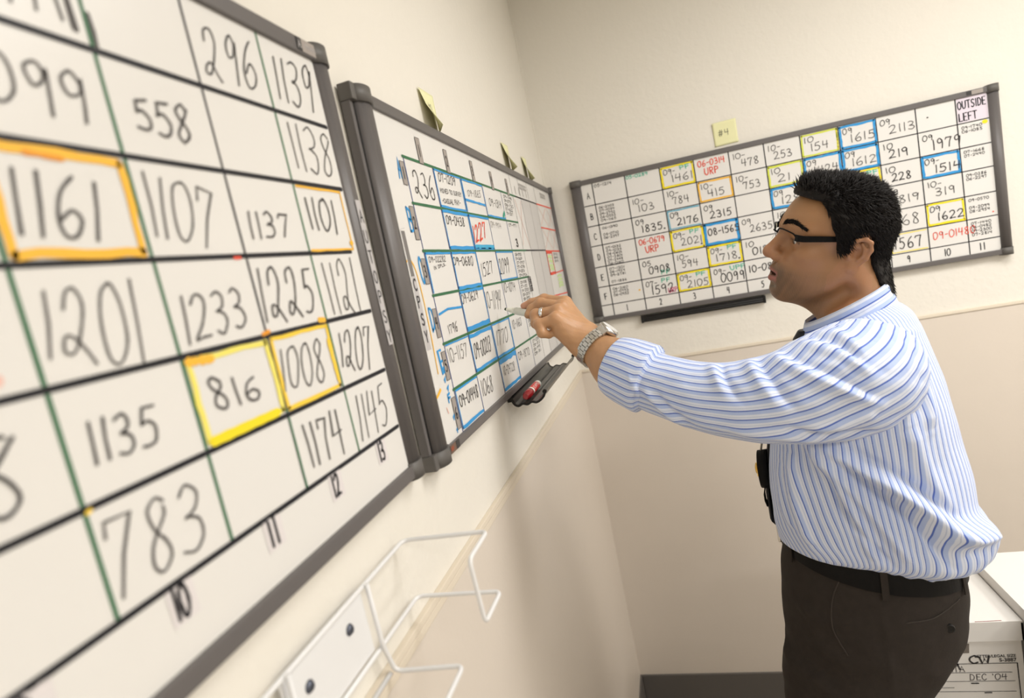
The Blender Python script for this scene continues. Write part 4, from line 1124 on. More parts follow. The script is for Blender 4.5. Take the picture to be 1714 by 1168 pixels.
# --- eyes
M_eye = mat('eye_white', (.72, .68, .62), .15, .5); M_iris = mat('iris', (.05, .025, .012), .12, .6)
for s in (1, -1):
    c = np.array((.0745, s * .031, .0095))
    bm = bmesh.new(); bmesh.ops.create_uvsphere(bm, u_segments=24, v_segments=16, radius=.0132)
    for f in bm.faces: f.smooth = True
    gaze = Vector(HM.T @ np.array((.97, .05, -.10))).normalized()
    for f in bm.faces:
        if f.calc_center_median().normalized().dot(gaze) > .90: f.material_index = 1
    ctr = from_head(c) - np.array([PX, PY, 0]); bmesh.ops.translate(bm, verts=bm.verts, vec=ctr)
    obj('eye', bm, [M_eye, M_iris], man, True)

# --- hair
M_hair = mat('black_hair', (0.010, 0.008, 0.007), 0.6, 0.2)
PROF = np.array([(.092, .091), (.058, .087), (.046, .068), (.040, .046), (.028, .026), (.021, .002), (.006, .004), (.002, .030), (-.012, .041), (-.030, .038), (-.041, .018), (-.048, -.018), (-.066, -.056), (-.092, -.082), (-.14, -.062), (-.16, .05), (-.10, .2), (.08, .2), (.135, .12)])
def in_poly(x, y, poly):
    ins = np.zeros(len(x), bool); j = len(poly) - 1
    for i in range(len(poly)):
        xi, yi = poly[i]; xj, yj = poly[j]
        ins ^= ((yi > y) != (yj > y)) & (x < (xj - xi) * (y - yi) / (yj - yi + 1e-12) + xi); j = i
    return ins
def edge_dist(x, y, poly):
    d = np.full(len(x), 9.0)
    for (x0, y0), (x1, y1) in zip(poly, np.roll(poly, -1, axis=0)):
        t = np.clip(((x - x0) * (x1 - x0) + (y - y0) * (y1 - y0)) / ((x1 - x0) ** 2 + (y1 - y0) ** 2), 0, 1)
        d = np.minimum(d, np.hypot(x - x0 - t * (x1 - x0), y - y0 - t * (y1 - y0)))
    return d
def hair_sdf(q):
    a = q.copy(); a[:, 1] = np.abs(a[:, 1])
    th = np.interp(q[:, 2], [-.06, .0, .06, .10], [.004, .007, .007, .007]) + .012 * np.clip((q[:, 0] - .015) / .05, 0, 1) * np.clip((q[:, 2] - .075) / .03, 0, 1)
    sk = s_ell(a, (.002, 0, .046), (.091, .0735, .065)); sk = smin(sk, s_ell(a, (.020, 0, .030), (.076, .068, .070)), .03)
    sk = smin(sk, s_cap(q, (-.030, 0, -.020), NECK0, .058, .0645), .03)
    d = sk - th - .0022 * wob(q, 180, 7) - .0012 * wob(q, 420, 9)
    e = edge_dist(q[:, 0], q[:, 2], PROF); e = np.where(in_poly(q[:, 0], q[:, 2], PROF), -e, e)
    return smax(d, e, .010)
cv, cf = surface_nets(hair_sdf, (-.150, -.10, -.135), (.115, .10, .165), .0028)
hair = np_mesh('hair', rel_np(from_head(cv)), cf, M_hair, man)
rs = np.random.RandomState(11)
SV, SF = [], []
def scalp(n):
    z = rs.uniform(-1, 1, n); t = rs.uniform(0, 2 * PI, n); r = np.sqrt(1 - z * z)
    dirs = np.stack([r * np.cos(t), r * np.sin(t), z], 1)
    p = np.array((-.004, 0, .045)) + dirs * np.array((.099, .075, .083))
    for _ in range(14):
        a = p.copy(); a[:, 1] = np.abs(a[:, 1])
        sk = s_ell(a, (.002, 0, .046), (.091, .0735, .065)); sk = smin(sk, s_ell(a, (.020, 0, .030), (.076, .068, .070)), .03)
        sk = smin(sk, s_cap(p, (-.030, 0, -.020), NECK0, .058, .0645), .03)
        p = p - dirs * sk[:, None] * .8
    return p, dirs
def strands(p, dirs, N):
    f, l, u = p[:, 0], p[:, 1], p[:, 2]
    top = np.clip((u - .072) / .035, 0, 1); front = np.clip((f - .035) / .045, 0, 1) * top
    L = .015 + .008 * top + .021 * front + rs.uniform(-.004, .004, len(p))
    flow = np.stack([-.65 + .35 * top + .42 * front, .10 * np.sign(l) * (1 - top) - l * 2 * top, -.75 + .95 * top + 1.3 * front], 1)
    nrm = dirs * (1 / np.array((.099, .075, .083))); nrm /= np.linalg.norm(nrm, axis=1)[:, None]
    d = nrm * (.16 + .22 * top + .30 * front)[:, None] + flow * .62 + rs.normal(scale=.13, size=p.shape)
    clump = np.stack([wob(p, 330, 21), wob(p, 330, 22), wob(p, 330, 23)], 1); d += clump * .34 * (.3 + top + .6 * front)[:, None]
    d /= np.linalg.norm(d, axis=1)[:, None]
    for i in range(len(p)):
        b = p[i] + nrm[i] * (.0062 + .001 * top[i] + .005 * front[i]); t = d[i]; s = np.cross(t, nrm[i]); s /= np.linalg.norm(s) + 1e-9; q = np.cross(s, t)
        w = .0010
        m = b + t * L[i] * .55 + nrm[i] * .001; e = b + t * L[i] - np.array((.0, .0, .0015)) + (-nrm[i]) * .002 * (1 - top[i])
        k = len(SV)
        for c, ww in ((b, w), (m, w * .8)):
            for a in (0, 2.094, 4.189): SV.append(c + (s * math.cos(a) + q * math.sin(a)) * ww)
        SV.append(e)
        for a in range(3):
            n2 = (a + 1) % 3; SF.append((k + a, k + n2, k + 3 + n2, k + 3 + a)); SF.append((k + 3 + a, k + 3 + n2, k + 6))
p, dirs = scalp(30000)
ins = in_poly(p[:, 0], p[:, 2], PROF) & (edge_dist(p[:, 0], p[:, 2], PROF) > .0008)
p, dirs = p[ins][:14000], dirs[ins][:14000]
strands(p, dirs, len(p))
low = np.where((cv[:, 2] < .015) & (cv[:, 0] < -.035))[0]
for i in rs.choice(low, 3200):          # short hair lying down the nape
    b_ = cv[i]; nrm_ = b_ - np.array((-.032, 0, b_[2] + .004)); nrm_ /= np.linalg.norm(nrm_)
    t_ = np.array((-.25, 0, -.95)) + nrm_ * .22 + rs.normal(scale=.16, size=3); t_ /= np.linalg.norm(t_)
    s_ = np.cross(t_, nrm_); s_ /= np.linalg.norm(s_) + 1e-9; q_ = np.cross(s_, t_); k = len(SV); b_ = b_ - nrm_ * .001; Lh = rs.uniform(.008, .014)
    for c_, w_ in ((b_, .0010), (b_ + t_ * Lh * .55, .0008)):
        for a_ in (0, 2.094, 4.189): SV.append(c_ + (s_ * math.cos(a_) + q_ * math.sin(a_)) * w_)
    SV.append(b_ + t_ * Lh)
    for a_ in range(3):
        n_ = (a_ + 1) % 3; SF.append((k + a_, k + n_, k + 3 + n_, k + 3 + a_)); SF.append((k + 3 + a_, k + 3 + n_, k + 6))
hs = np_mesh('hair_strands', rel_np(from_head(np.array(SV))), SF, M_hair, hair)
# eyebrows
SV, SF = [], []
for s in (1, -1):
    for i in range(400):
        t = rs.uniform(0, 1); w = .0046 * (1 - .55 * t)
        base = np.array((.1005 - .030 * t ** 1.7, s * (.011 + .044 * t), .0365 + .0105 * math.sin(PI * min(t * .80 + .10, 1)) - .004 * t)) + np.array((0, 0, rs.uniform(-w, w)))
        for _ in range(6):
            dd = head_sdf(base[None])[0]; base = base + np.array((.85, s * .5 * t, .1)) * -dd
        t_ = np.array((-.35 - .3 * t, s * .8, .28 - .5 * t)) + rs.normal(scale=.25, size=3); t_ /= np.linalg.norm(t_); nrm = np.array((.9, s * .3, .1))
        sd = np.cross(t_, nrm); sd /= np.linalg.norm(sd); k = len(SV)
        for a in (-1, 1): SV.append(base + sd * .0007 * a)
        SV.append(base + nrm * .0012); SV.append(base + t_ * .0085 + nrm * .0008)
        SF += [(k, k + 1, k + 3), (k + 1, k + 2, k + 3), (k + 2, k, k + 3)]
np_mesh('eyebrows', rel_np(from_head(np.array(SV))), SF, M_hair, man)

# --- glasses (half rim, thick black temples)
M_black_acetate = mat('black_acetate', (.004, .004, .004), .5, .12)
M_glass = mat('lens', (1, 1, 1), 0.03, 0.5)
b = M_glass.node_tree.nodes['Principled BSDF']; b.inputs['Transmission Weight'].default_value = 1.0; b.inputs['IOR'].default_value = 1.06; b.inputs['Alpha'].default_value = 0.35
gl = empty('glasses', (0, 0, 0)); gl.parent = man
def hpt(f, l, u): return Vector(from_head((f, l, u)) - np.array([PX, PY, 0]))
for s in (1, -1):
    rim = [(.113, .008, .020), (.1125, .012, .0275), (.110, .024, .0300), (.105, .042, .0295), (.098, .056, .0270), (.094, .0605, .0215)]
    low = [(.0945, .060, .012), (.099, .054, .003), (.107, .040, -.0015), (.112, .024, .000), (.1145, .011, .007)]
    outl = spline([np.array((a, s * b_, c)) for a, b_, c in rim + low], 4, closed=True)
    bm = bmesh.new(); v0 = [bm.verts.new(hpt(*q)) for q in outl]; v1 = [bm.verts.new(hpt(q[0] - .0015, q[1], q[2])) for q in outl]
    bm.faces.new(v0); bm.faces.new(v1[::-1])
    for i in range(len(v0)): j = (i + 1) % len(v0); bm.faces.new((v0[j], v0[i], v1[i], v1[j]))
    bmesh.ops.recalc_face_normals(bm, faces=bm.faces); obj('lens', bm, M_glass, gl)
    bm = bmesh.new(); tube(bm, [hpt(a, s * b_, c) for a, b_, c in spline(rim, 4)], .0014, 8); obj('rim', bm, M_black_acetate, gl)
    bm = bmesh.new()     # end piece and temple: flat bar swept back to the ear
    path = [(.0955, .0600, .0215), (.093, .0665, .0215), (.084, .0715, .0215), (.050, .0745, .0235), (.020, .0760, .0250), (-.004, .0755, .0255), (-.020, .0735, .0205)]
    hh = [.0056, .0056, .0052, .0048, .0044, .0038, .003]
    prev = None
    for (f_, l_, u_), h_ in zip(path, [q * 1.1 for q in hh]):
        ring = [bm.verts.new(hpt(f_, s * (l_ + dl), u_ + du)) for dl, du in ((-.0013, -h_), (.0013, -h_), (.0013, h_), (-.0013, h_))]
        if prev:
            for i in range(4): bm.faces.new((prev[i], prev[(i + 1) % 4], ring[(i + 1) % 4], ring[i]))
        else: bm.faces.new(ring[::-1])
        prev = ring
    bm.faces.new(prev); bmesh.ops.recalc_face_normals(bm, faces=bm.faces); obj('temple', bm, M_black_acetate, gl)
bm = bmesh.new(); tube(bm, [hpt(.113, .009, .0205), hpt(.1165, .004, .0225), hpt(.1165, -.004, .0225), hpt(.113, -.009, .0205)], .0016, 8); obj('bridge', bm, M_black_acetate, gl)
# --- striped shirt cloth
def stripe_mat(name):
    m = mat(name, (.8, .83, .92), 0.75, 0.25, sheen=0.15)
    nt = m.node_tree; bs = nt.nodes['Principled BSDF']
    uv = nt.nodes.new('ShaderNodeUVMap'); uv.uv_map = 'cloth'
    sx = nt.nodes.new('ShaderNodeSeparateXYZ'); nt.links.new(uv.outputs[0], sx.inputs[0])
    dv = nt.nodes.new('ShaderNodeMath'); dv.operation = 'DIVIDE'; dv.inputs[1].default_value = 0.0138; nt.links.new(sx.outputs['X'], dv.inputs[0])
    fr = nt.nodes.new('ShaderNodeMath'); fr.operation = 'FRACT'; nt.links.new(dv.outputs[0], fr.inputs[0])
    r = nt.nodes.new('ShaderNodeValToRGB'); cr = r.color_ramp; cr.interpolation = 'LINEAR'
    W, B, N, G = (.68, .73, .86, 1), (.43, .53, .80, 1), (.085, .15, .50, 1), (.50, .57, .74, 1)
    stops = [(0, B), (.30, B), (.33, N), (.43, N), (.46, W), (.62, W), (.65, G), (.70, G), (.73, W), (.93, W), (.97, B)]
    cr.elements[0].position = 0; cr.elements[0].color = B; cr.elements[1].position = .97; cr.elements[1].color = B
    for p, c in stops[1:-1]:
        e = cr.elements.new(p); e.color = c
    nt.links.new(fr.outputs[0], r.inputs[0]); nt.links.new(r.outputs[0], bs.inputs['Base Color'])
    tc = nt.nodes.new('ShaderNodeTexCoord')
    n1 = nt.nodes.new('ShaderNodeTexNoise'); n1.inputs['Scale'].default_value = 16; n1.inputs['Detail'].default_value = 3; nt.links.new(tc.outputs['Object'], n1.inputs['Vector'])
    n2 = nt.nodes.new('ShaderNodeTexNoise'); n2.inputs['Scale'].default_value = 900; nt.links.new(tc.outputs['Object'], n2.inputs['Vector'])
    b1 = nt.nodes.new('ShaderNodeBump'); b1.inputs['Strength'].default_value = .45; b1.inputs['Distance'].default_value = .012; nt.links.new(n1.outputs['Fac'], b1.inputs['Height'])
    b2 = nt.nodes.new('ShaderNodeBump'); b2.inputs['Strength'].default_value = .12; b2.inputs['Distance'].default_value = .0006; nt.links.new(n2.outputs['Fac'], b2.inputs['Height']); nt.links.new(b1.outputs[0], b2.inputs['Normal'])
    nt.links.new(b2.outputs[0], bs.inputs['Normal'])
    return m
M_shirt = stripe_mat('striped_cotton')

def grid_faces(nr, nc, closed=True):
    f = []
    for i in range(nr - 1):
        for j in range(nc if closed else nc - 1):
            k = (j + 1) % nc if closed else j + 1
            f.append((i * nc + j, i * nc + k, (i + 1) * nc + k, (i + 1) * nc + j))
    return np.array(f)
def grid_normals(v, nr, nc, wrapc=True):
    g = v.reshape(nr, nc, 3)
    if wrapc: du = np.roll(g, -1, 1) - np.roll(g, 1, 1)
    else: du = np.gradient(g, axis=1)
    dv = np.gradient(g, axis=0); n = np.cross(du, dv); n /= np.linalg.norm(n, axis=2)[:, :, None] + 1e-12
    return n.reshape(-1, 3)
def seg_d(s, z, a, b):
    t = np.clip(((s - a[0]) * (b[0] - a[0]) + (z - a[1]) * (b[1] - a[1])) / ((b[0] - a[0]) ** 2 + (b[1] - a[1]) ** 2 + 1e-12), 0, 1)
    return np.hypot(s - a[0] - t * (b[0] - a[0]), z - a[1] - t * (b[1] - a[1])), t
def fold(v, n, folds, side=-1):
    """raise cloth folds (polylines on his left side) along the normals"""
    s = (v - CC) @ SD; z = v[:, 2]; face = np.clip((n @ LT_) * 2.5, 0, 1)
    disp = np.zeros(len(v))
    for pts, w, h in folds:
        d = np.full(len(v), 9.0); tt = np.zeros(len(v))
        for k, (a, b) in enumerate(zip(pts, pts[1:])):
            dd, t = seg_d(s, z, a, b); m = dd < d; d = np.where(m, dd, d); tt = np.where(m, (k + t) / (len(pts) - 1), tt)
        taper = np.clip(np.minimum(tt, 1 - tt) * 5, .25, 1)
        disp += h * taper * np.exp(-(d / w) ** 2) * face
    return v + n * disp[:, None]
def spath(pts, n=5): return [tuple(p) for p in spline(pts, n)]

# torso: (z, back-front centre, half depth, half width)
TS = [(1.075, -.028, .139, .150), (1.088, -.028, .146, .158), (1.102, -.024, .158, .168), (1.12, -.018, .1640, .176), (1.15, -.0165, .1670, .181), (1.18, -.0175, .1675, .183), (1.21, -.0175, .1670, .184), (1.24, -.018, .166, .185), (1.27, -.018, .163, .186),
      (1.30, -.0175, .159, .187), (1.33, -.0165, .154, .188), (1.36, -.0145, .148, .189), (1.39, -.0125, .142, .188), (1.42, -.0095, .135, .185), (1.45, -.0075, .127, .178), (1.48, -.004, .117, .164), (1.505, -.001, .108, .142), (1.525, .001, .099, .118), (1.540, .003, .088, .094), (1.552, .000, .074, .074), (1.560, -.004, .060, .060)]
NR, NC = 190, 300
zz = np.linspace(TS[0][0], TS[-1][0], NR)
T_ = np.array(TS); sp = np.array(spline([np.array(t) for t in TS], 12)); o = np.argsort(sp[:, 0]); sp = sp[o]
th = np.linspace(0, 2 * PI, NC, endpoint=False)
V_, UVs = [], []
for z in zz:
    c, a, b = [np.interp(z, sp[:, 0], sp[:, i]) for i in (1, 2, 3)]
    ex = 2.35 if z < 1.40 else 2.35 - .35 * min(1, (z - 1.40) / .1)
    cs, sn = np.cos(th), np.sin(th)
    rr_ = (np.abs(cs) ** ex + np.abs(sn) ** ex) ** (-1 / ex)
    ds, dl = c + a * rr_ * cs, b * rr_ * sn
    w = np.clip((1.20 - z) / .12, 0, 1) ** 1.2
    tilt = w * (.052 * (-(cs)) * .5 + .052 * np.clip(sn, -1, 1) * .65 + .020)
    nk = np.clip((z - 1.50) / .085, 0, 1)
    tilt = tilt + nk * (.030 * cs)
    p = CC[None] + ds[:, None] * SD + dl[:, None] * LT_; p[:, 2] = z + tilt
    p[:, 1] += nk * .018
    V_.append(p)
    UVs.append(np.stack([th * .172 + (.008 * np.sin(th * 3)) * w + .26 * max(0.0, 1.40 - z) * np.clip((th - 1.15) / .7, 0, 1) * np.clip((3.6 - th) / .5, 0, 1), np.full(NC, z)], 1))
tv = np.concatenate(V_); tuv = np.concatenate(UVs); tf = grid_faces(NR, NC)
nrm = grid_normals(tv, NR, NC)
if (nrm[NC * 60:NC * 61] * (tv[NC * 60:NC * 61] - CC - np.array([0, 0, tv[NC * 60, 2]]))).sum() < 0: nrm = -nrm; tf = tf[:, ::-1]
TF = [
 (spath([(-.085, 1.385), (-.02, 1.335), (.05, 1.275), (.137, 1.160)]), .013, .011),
 (spath([(-.095, 1.385), (-.06, 1.31), (-.030, 1.23), (-.013, 1.165)]), .010, .009),
 (spath([(-.083, 1.372), (-.02, 1.275), (.038, 1.160)]), .011, .009),
 (spath([(.00, 1.345), (.06, 1.25), (.110, 1.165)]), .014, .008),
 (spath([(-.075, 1.35), (-.045, 1.25), (.010, 1.155)]), .007, -.007),
 (spath([(-.055, 1.36), (.03, 1.255), (.085, 1.155)]), .008, -.007),
 (spath([(-.03, 1.37), (.05, 1.30), (.120, 1.20)]), .009, -.006),
 (spath([(.085, 1.22), (.135, 1.185), (.175, 1.150)]), .016, .020),
 (spath([(-.12, 1.36), (-.125, 1.26), (-.11, 1.18)]), .012, .006),
 (spath([(-.145, 1.33), (-.15, 1.25), (-.135, 1.20)]), .010, .004),
 (spath([(.035, 1.53), (.055, 1.47), (.050, 1.40)]), .008, .005),
 (spath([(.062, 1.52), (.085, 1.45), (.085, 1.38)]), .009, .005),
 (spath([(.072, 1.53), (.070, 1.47), (.068, 1.42)]), .006, -.004),
 (spath([(-.02, 1.563), (.024, 1.542), (.10, 1.522)]), .006, .003),
 (spath([(.055, 1.40), (.07, 1.32), (.10, 1.22)]), .014, .005),
]
tv = fold(tv, nrm, [(a, b * .9, c * 1.6) for a, b, c in TF])
back = np.clip((tv - CC) @ SD / .13, 0, 1) ** 2
tv = tv + nrm * (back * .020 * np.exp(-((tv[:, 2] - 1.145) / .028) ** 2))[:, None] + nrm * (.0026 * wob(tv, 42, 3) * np.clip((1.5 - tv[:, 2]) / .1, .2, 1))[:, None]
gath = np.clip((1.15 - tv[:, 2]) / .06, 0, 1)
tv = tv + nrm * (gath * .0035 * np.sin(np.tile(th, NR) * 34 + 1.5 * np.sin(np.tile(th, NR) * 9)))[:, None]
shirt = np_mesh('shirt', rel_np(tv), tf, M_shirt, man, uv=tuv)
sol = shirt.modifiers.new('thickness', 'SOLIDIFY'); sol.thickness = .002; sol.offset = -1

# sleeves: a tube along the arm with folds
def sleeve(path, rad, name, twist, folds=None, flat=1.0, nr=130, nc=150, seed=4, amp=.0022, u0=0.0):
    P3 = np.array(spline([np.array(p) for p in path], 14)); R3 = np.array(spline([np.array((r,)) for r in rad], 14))[:, 0]
    L = np.concatenate([[0], np.cumsum(np.linalg.norm(np.diff(P3, axis=0), axis=1))]); s = np.linspace(0, L[-1], nr)
    C3 = np.stack([np.interp(s, L, P3[:, i]) for i in range(3)], 1); Rr = np.interp(s, L, R3)
    T3 = np.gradient(C3, axis=0); T3 /= np.linalg.norm(T3, axis=1)[:, None]
    th = np.linspace(0, 2 * PI, nc, endpoint=False); vs, uvs = [], []
    for i in range(nr):
        up = np.array((0, 0, 1.0)); up -= T3[i] * (up @ T3[i]); up /= np.linalg.norm(up); sd = np.cross(T3[i], up)
        vs.append(C3[i] + Rr[i] * (np.cos(th)[:, None] * up + flat * np.sin(th)[:, None] * sd))
        q = s[i] / L[-1]
        uvs.append(np.stack([th * .062 + u0 + twist(q), np.full(nc, s[i])], 1))
    v = np.concatenate(vs); uv = np.concatenate(uvs); f = grid_faces(nr, nc)
    n = grid_normals(v, nr, nc)
    if ((v - np.repeat(C3, nc, 0)) * n).sum() < 0: n = -n; f = f[:, ::-1]
    if folds: v = fold(v, n, [(a, b * .9, c * 1.2) for a, b, c in folds])
    v = v + n * (amp * wob(v, 60, seed) + amp * .6 * wob(v, 120, seed + 1))[:, None]
    o = np_mesh(name, rel_np(v), f, M_shirt, shirt, uv=uv)
    m = o.modifiers.new('thickness', 'SOLIDIFY'); m.thickness = .0018; m.offset = -1
    return o
SLF = [
 (spath([(-.175, 1.565), (-.150, 1.535), (-.113, 1.474)]), .010, .007),
 (spath([(-.155, 1.560), (-.125, 1.525), (-.09, 1.470)]), .007, -.006),
 (spath([(-.135, 1.555), (-.06, 1.510), (.021, 1.455)]), .009, .007),
 (spath([(-.323, 1.520), (-.300, 1.485), (-.270, 1.450)]), .007, .005),
 (spath([(-.305, 1.520), (-.285, 1.485), (-.255, 1.455)]), .006, -.004),
 (spath([(-.254, 1.566), (-.243, 1.556), (-.225, 1.550)]), .006, .006),
 (spath([(-.225, 1.560), (-.205, 1.535), (-.190, 1.50)]), .009, .006),
 (spath([(-.200, 1.560), (-.190, 1.53), (-.165, 1.49)]), .006, -.005),
 (spath([(-.090, 1.572), (-.030, 1.564), (.010, 1.528)]), .007, .006),
 (spath([(-.105, 1.562), (-.030, 1.540), (.018, 1.497)]), .008, .006),
 (spath([(-.098, 1.567), (-.030, 1.552), (.014, 1.512)]), .005, -.004),
 (spath([(-.115, 1.550), (-.040, 1.515), (.022, 1.465)]), .007, -.005),
 (spath([(-.09, 1.435), (-.03, 1.43), (.02, 1.445)]), .010, .006),
 (spath([(-.12, 1.445), (-.05, 1.415), (.015, 1.405)]), .008, -.005),
 (spath([(-.20, 1.445), (-.12, 1.425), (-.05, 1.405)]), .010, .005),
]
sleeve([(0.722, -1.060, 1.468), (0.700, -1.085, 1.472), (0.662, -1.122, 1.474), (0.6065, -1.160, 1.4735), (0.5134, -1.1865, 1.4700), (0.4216, -1.182, 1.4825), (0.345, -1.153, 1.5080), (0.300, -1.131, 1.5290)],
       [.045, .074, .0945, .0925, .0750, .0610, .0545, .0540], 'sleeve', lambda q: -.17 * max(0, .66 - q) ** 1.5, SLF, u0=.004)
# turned back cuff
sleeve([(0.320, -1.1400, 1.5195), (0.314, -1.1375, 1.5225), (0.308, -1.1350, 1.5255), (0.273, -1.117, 1.5438), (0.257, -1.108, 1.5520)], [.0530, .0615, .0645, .0610, .0560], 'cuff', lambda q: .0, [
    (spath([(-.345, 1.55), (-.335, 1.51), (-.33, 1.48)]), .005, .003)], nr=40, amp=.0010, u0=.006, seed=9)
# hanging fold of the cuff under the wrist
def patch(name, quad, nrows=10, ncols=14, bulge=.006):
    a, b, c, d = [np.array(q) for q in quad]; vs, uvs = [], []
    n = np.cross(b - a, d - a); n /= np.linalg.norm(n)
    for i in range(nrows):
        for j in range(ncols):
            s, t = j / (ncols - 1), i / (nrows - 1)
            p = (a * (1 - s) + b * s) * (1 - t) + (d * (1 - s) + c * s) * t + n * bulge * math.sin(PI * s) * math.sin(PI * t); vs.append(p); uvs.append((t * .05 + s * .02, s * .06))
    o = np_mesh(name, rel_np(vs), grid_faces(nrows, ncols, False), M_shirt, shirt, uv=np.array(uvs)); m = o.modifiers.new('thickness', 'SOLIDIFY'); m.thickness = .003; m.offset = 0
    return o
patch('cuff_fold', [(.2560, -1.1200, 1.5060), (.3100, -1.1800, 1.5000), (.3150, -1.1620, 1.4650), (.2640, -1.1120, 1.4900)])
# far sleeve (right arm)
sleeve([(0.728, -.900, 1.462), (0.752, -.845, 1.41), (0.765, -.805, 1.30), (0.768, -.79, 1.17), (0.735, -.784, 1.10), (0.70, -.780, 1.03)], [.080, .076, .068, .062, .056, .052], 'sleeve', lambda q: .0, None, nr=80, nc=90)

# collar: fold-over band leaning up to the nape
def collar():
    n = 90; rows = 14; vs, uvs = [], []
    for i in range(rows):
        t = i / (rows - 1)
        for j in range(n):
            a = -PI * .93 + 2 * PI * .93 * j / (n - 1)      # 0 = nape
            h = .046 if t > .35 else .046 * (t / .35)
            fr = .5 - .5 * math.cos(a)                       # 0 nape .. 1 throat
            top = 1.609 - .056 * fr; low = 1.556 - .056 * fr - .010 * fr
            ra, rb = .0690, .0660
            if t <= .3: z = low + (top - low) * (t / .3); k = 1.0
            else:
                u = (t - .3) / .7; z = top - (top - low) * 1.02 * u - .008 * fr * u; k = 1.05 + .20 * u * (1 + .3 * fr)
            ctr = CC + SD * (-.006) + np.array((0, .018, 0))
            p = ctr + SD * (ra * k * math.cos(a)) + LT_ * (rb * k * math.sin(a)); p[2] = z
            vs.append(p); uvs.append((t * .062 + .003, a * .07))
    o = np_mesh('collar', rel_np(vs), grid_faces(rows, n, False), M_shirt, shirt, uv=np.array(uvs)); m = o.modifiers.new('thickness', 'SOLIDIFY'); m.thickness = .0016; m.offset = 0
collar()
# --- tie
M_tie = mat('dark_tie', (.012, .012, .016), .5, .4)
bm = bmesh.new(); prev = None
for k, (f_, z, w, t) in enumerate(((.079, 1.540, .017, .012), (.087, 1.525, .021, .014), (.097, 1.505, .014, .009), (.118, 1.47, .018, .006), (.160, 1.38, .026, .005), (.1815, 1.28, .033, .005), (.1885, 1.22, .037, .005), (.1885, 1.165, .040, .005), (.176, 1.130, .003, .004))):
    c = CC + FT * f_ + np.array((0, .006, 0)); c[2] = z
    ring = [bm.verts.new(Vector(c + LT_ * l_ + FT * o_) - Vector((PX, PY, 0))) for l_, o_ in ((-w, 0), (0, -t * .5), (w, 0), (w * .6, t), (0, t * 1.2), (-w * .6, t))]
    if prev:
        for i in range(6): bm.faces.new((prev[i], prev[(i + 1) % 6], ring[(i + 1) % 6], ring[i])).smooth = True
    else: bm.faces.new(ring[::-1])
    prev = ring
bm.faces.new(prev); bmesh.ops.recalc_face_normals(bm, faces=bm.faces); obj('tie', bm, M_tie, man)

# --- trousers
TP_ = [(.80, -.091, 0, .123, .150), (.86, -.077, 0, .137, .168), (.91, -.053, 0, .1445, .178), (.95, -.0425, 0, .1560, .181), (1.00, -.0365, 0, .1585, .179), (1.04, -.032, 0, .1560, .172), (1.08, -.028, 0, .150, .164), (1.125, -.027, 0, .147, .160)]
def leg_secs(s): return [(-.015, -.075, s * .082, .088, .080), (.05, -.07, s * .082, .086, .080), (.40, -.098, s * .084, .092, .084), (.62, -.103, s * .085, .101, .092), (.80, -.094, s * .083, .114, .097), (.92, -.069, s * .080, .125, .098)]
def tilt_z(P):
    q = P.copy(); w = np.clip((P[:, 2] - .98) / .1, 0, 1)
    q[:, 2] -= w * (.030 * -((P - CC) @ SD + .03) / .15 + .016 * ((P - CC) @ LT_) / .17 + .006)
    return q
def trouser_sdf(P):
    q = tilt_z(P)
    d = stack(q, TP_)
    for s in (1, -1): d = smin(d, stack(P, leg_secs(s)), .03)
    crease = .0034 * wob(P * np.array((1, 1, 1.6)), 46, 31) + .0013 * wob(P, 95, 32)
    return d + crease * np.clip((1.08 - P[:, 2]) / .1, 0, 1)
qv, qf = surface_nets(trouser_sdf, (.38, -1.25, -.03), (.90, -.78, 1.20), .0062)
qv = relax(qv, qf, 2, .5)
nn = np.zeros_like(qv); fn = np.cross(qv[qf[:, 1]] - qv[qf[:, 0]], qv[qf[:, 2]] - qv[qf[:, 0]])
for k in range(4): np.add.at(nn, qf[:, k], fn)
nn /= np.linalg.norm(nn, axis=1)[:, None] + 1e-12
PK = [(spath([(-.071, 1.125), (-.088, 1.09), (-.096, 1.05), (-.094, 1.02), (-.078, .985)]), .0045, .0035), (spath([(-.16, 1.045), (-.11, 1.03), (-.06, 1.05)]), .012, .005), (spath([(-.15, .99), (-.09, .97), (.0, .985)]), .014, .005),
      (spath([(-.16, .93), (-.09, .90), (.0, .905)]), .012, .005), (spath([(-.15, .875), (-.07, .85), (.02, .86)]), .012, -.004), (spath([(-.02, 1.10), (-.015, 1.02), (-.02, .92)]), .0035, .0022), (spath([(.015, 1.052), (.056, 1.050), (.100, 1.058)]), .0035, -.003)]
qv = fold(qv, nn, PK)
M_trs = mat('dark_brown_twill', (0.030, 0.0245, 0.021), 0.85, 0.15, bump=(260, .35, .0012), noise_col=(70, .16))
trousers = np_mesh('trousers', rel_np(qv), qf, M_trs, man)
from mathutils.bvhtree import BVHTree
bvh = BVHTree.FromPolygons([Vector(v) for v in qv], [tuple(int(i) for i in f) for f in qf])
def on_side(s, z, off=.0):
    """the point of the trousers met when coming from his left at (s, z)"""
    o_ = Vector(CC + SD * s + LT_ * .5 + np.array((0, 0, z))); h = bvh.ray_cast(o_, Vector(-LT_))
    if h[0] is None: return o_
    return h[0] + h[1] * off
def seam(name, pts, r, m):
    bm = bmesh.new(); tube(bm, [on_side(a, b, .0006) - Vector((PX, PY, 0)) for a, b in spath(pts, 8)], r, 6); return obj(name, bm, m, trousers)
M_seam = mat('seam_thread', (.05, .042, .036), .8, .2)
seam('pocket_edge', [(-.071, 1.125), (-.088, 1.09), (-.096, 1.05), (-.094, 1.02), (-.078, .985)], .0011, M_seam)
seam('back_pocket_welt', [(.015, 1.050), (.056, 1.048), (.100, 1.056)], .0009, M_seam)
bm = bmesh.new(); c = on_side(.078, 1.022, .001); n_ = Vector(LT_)
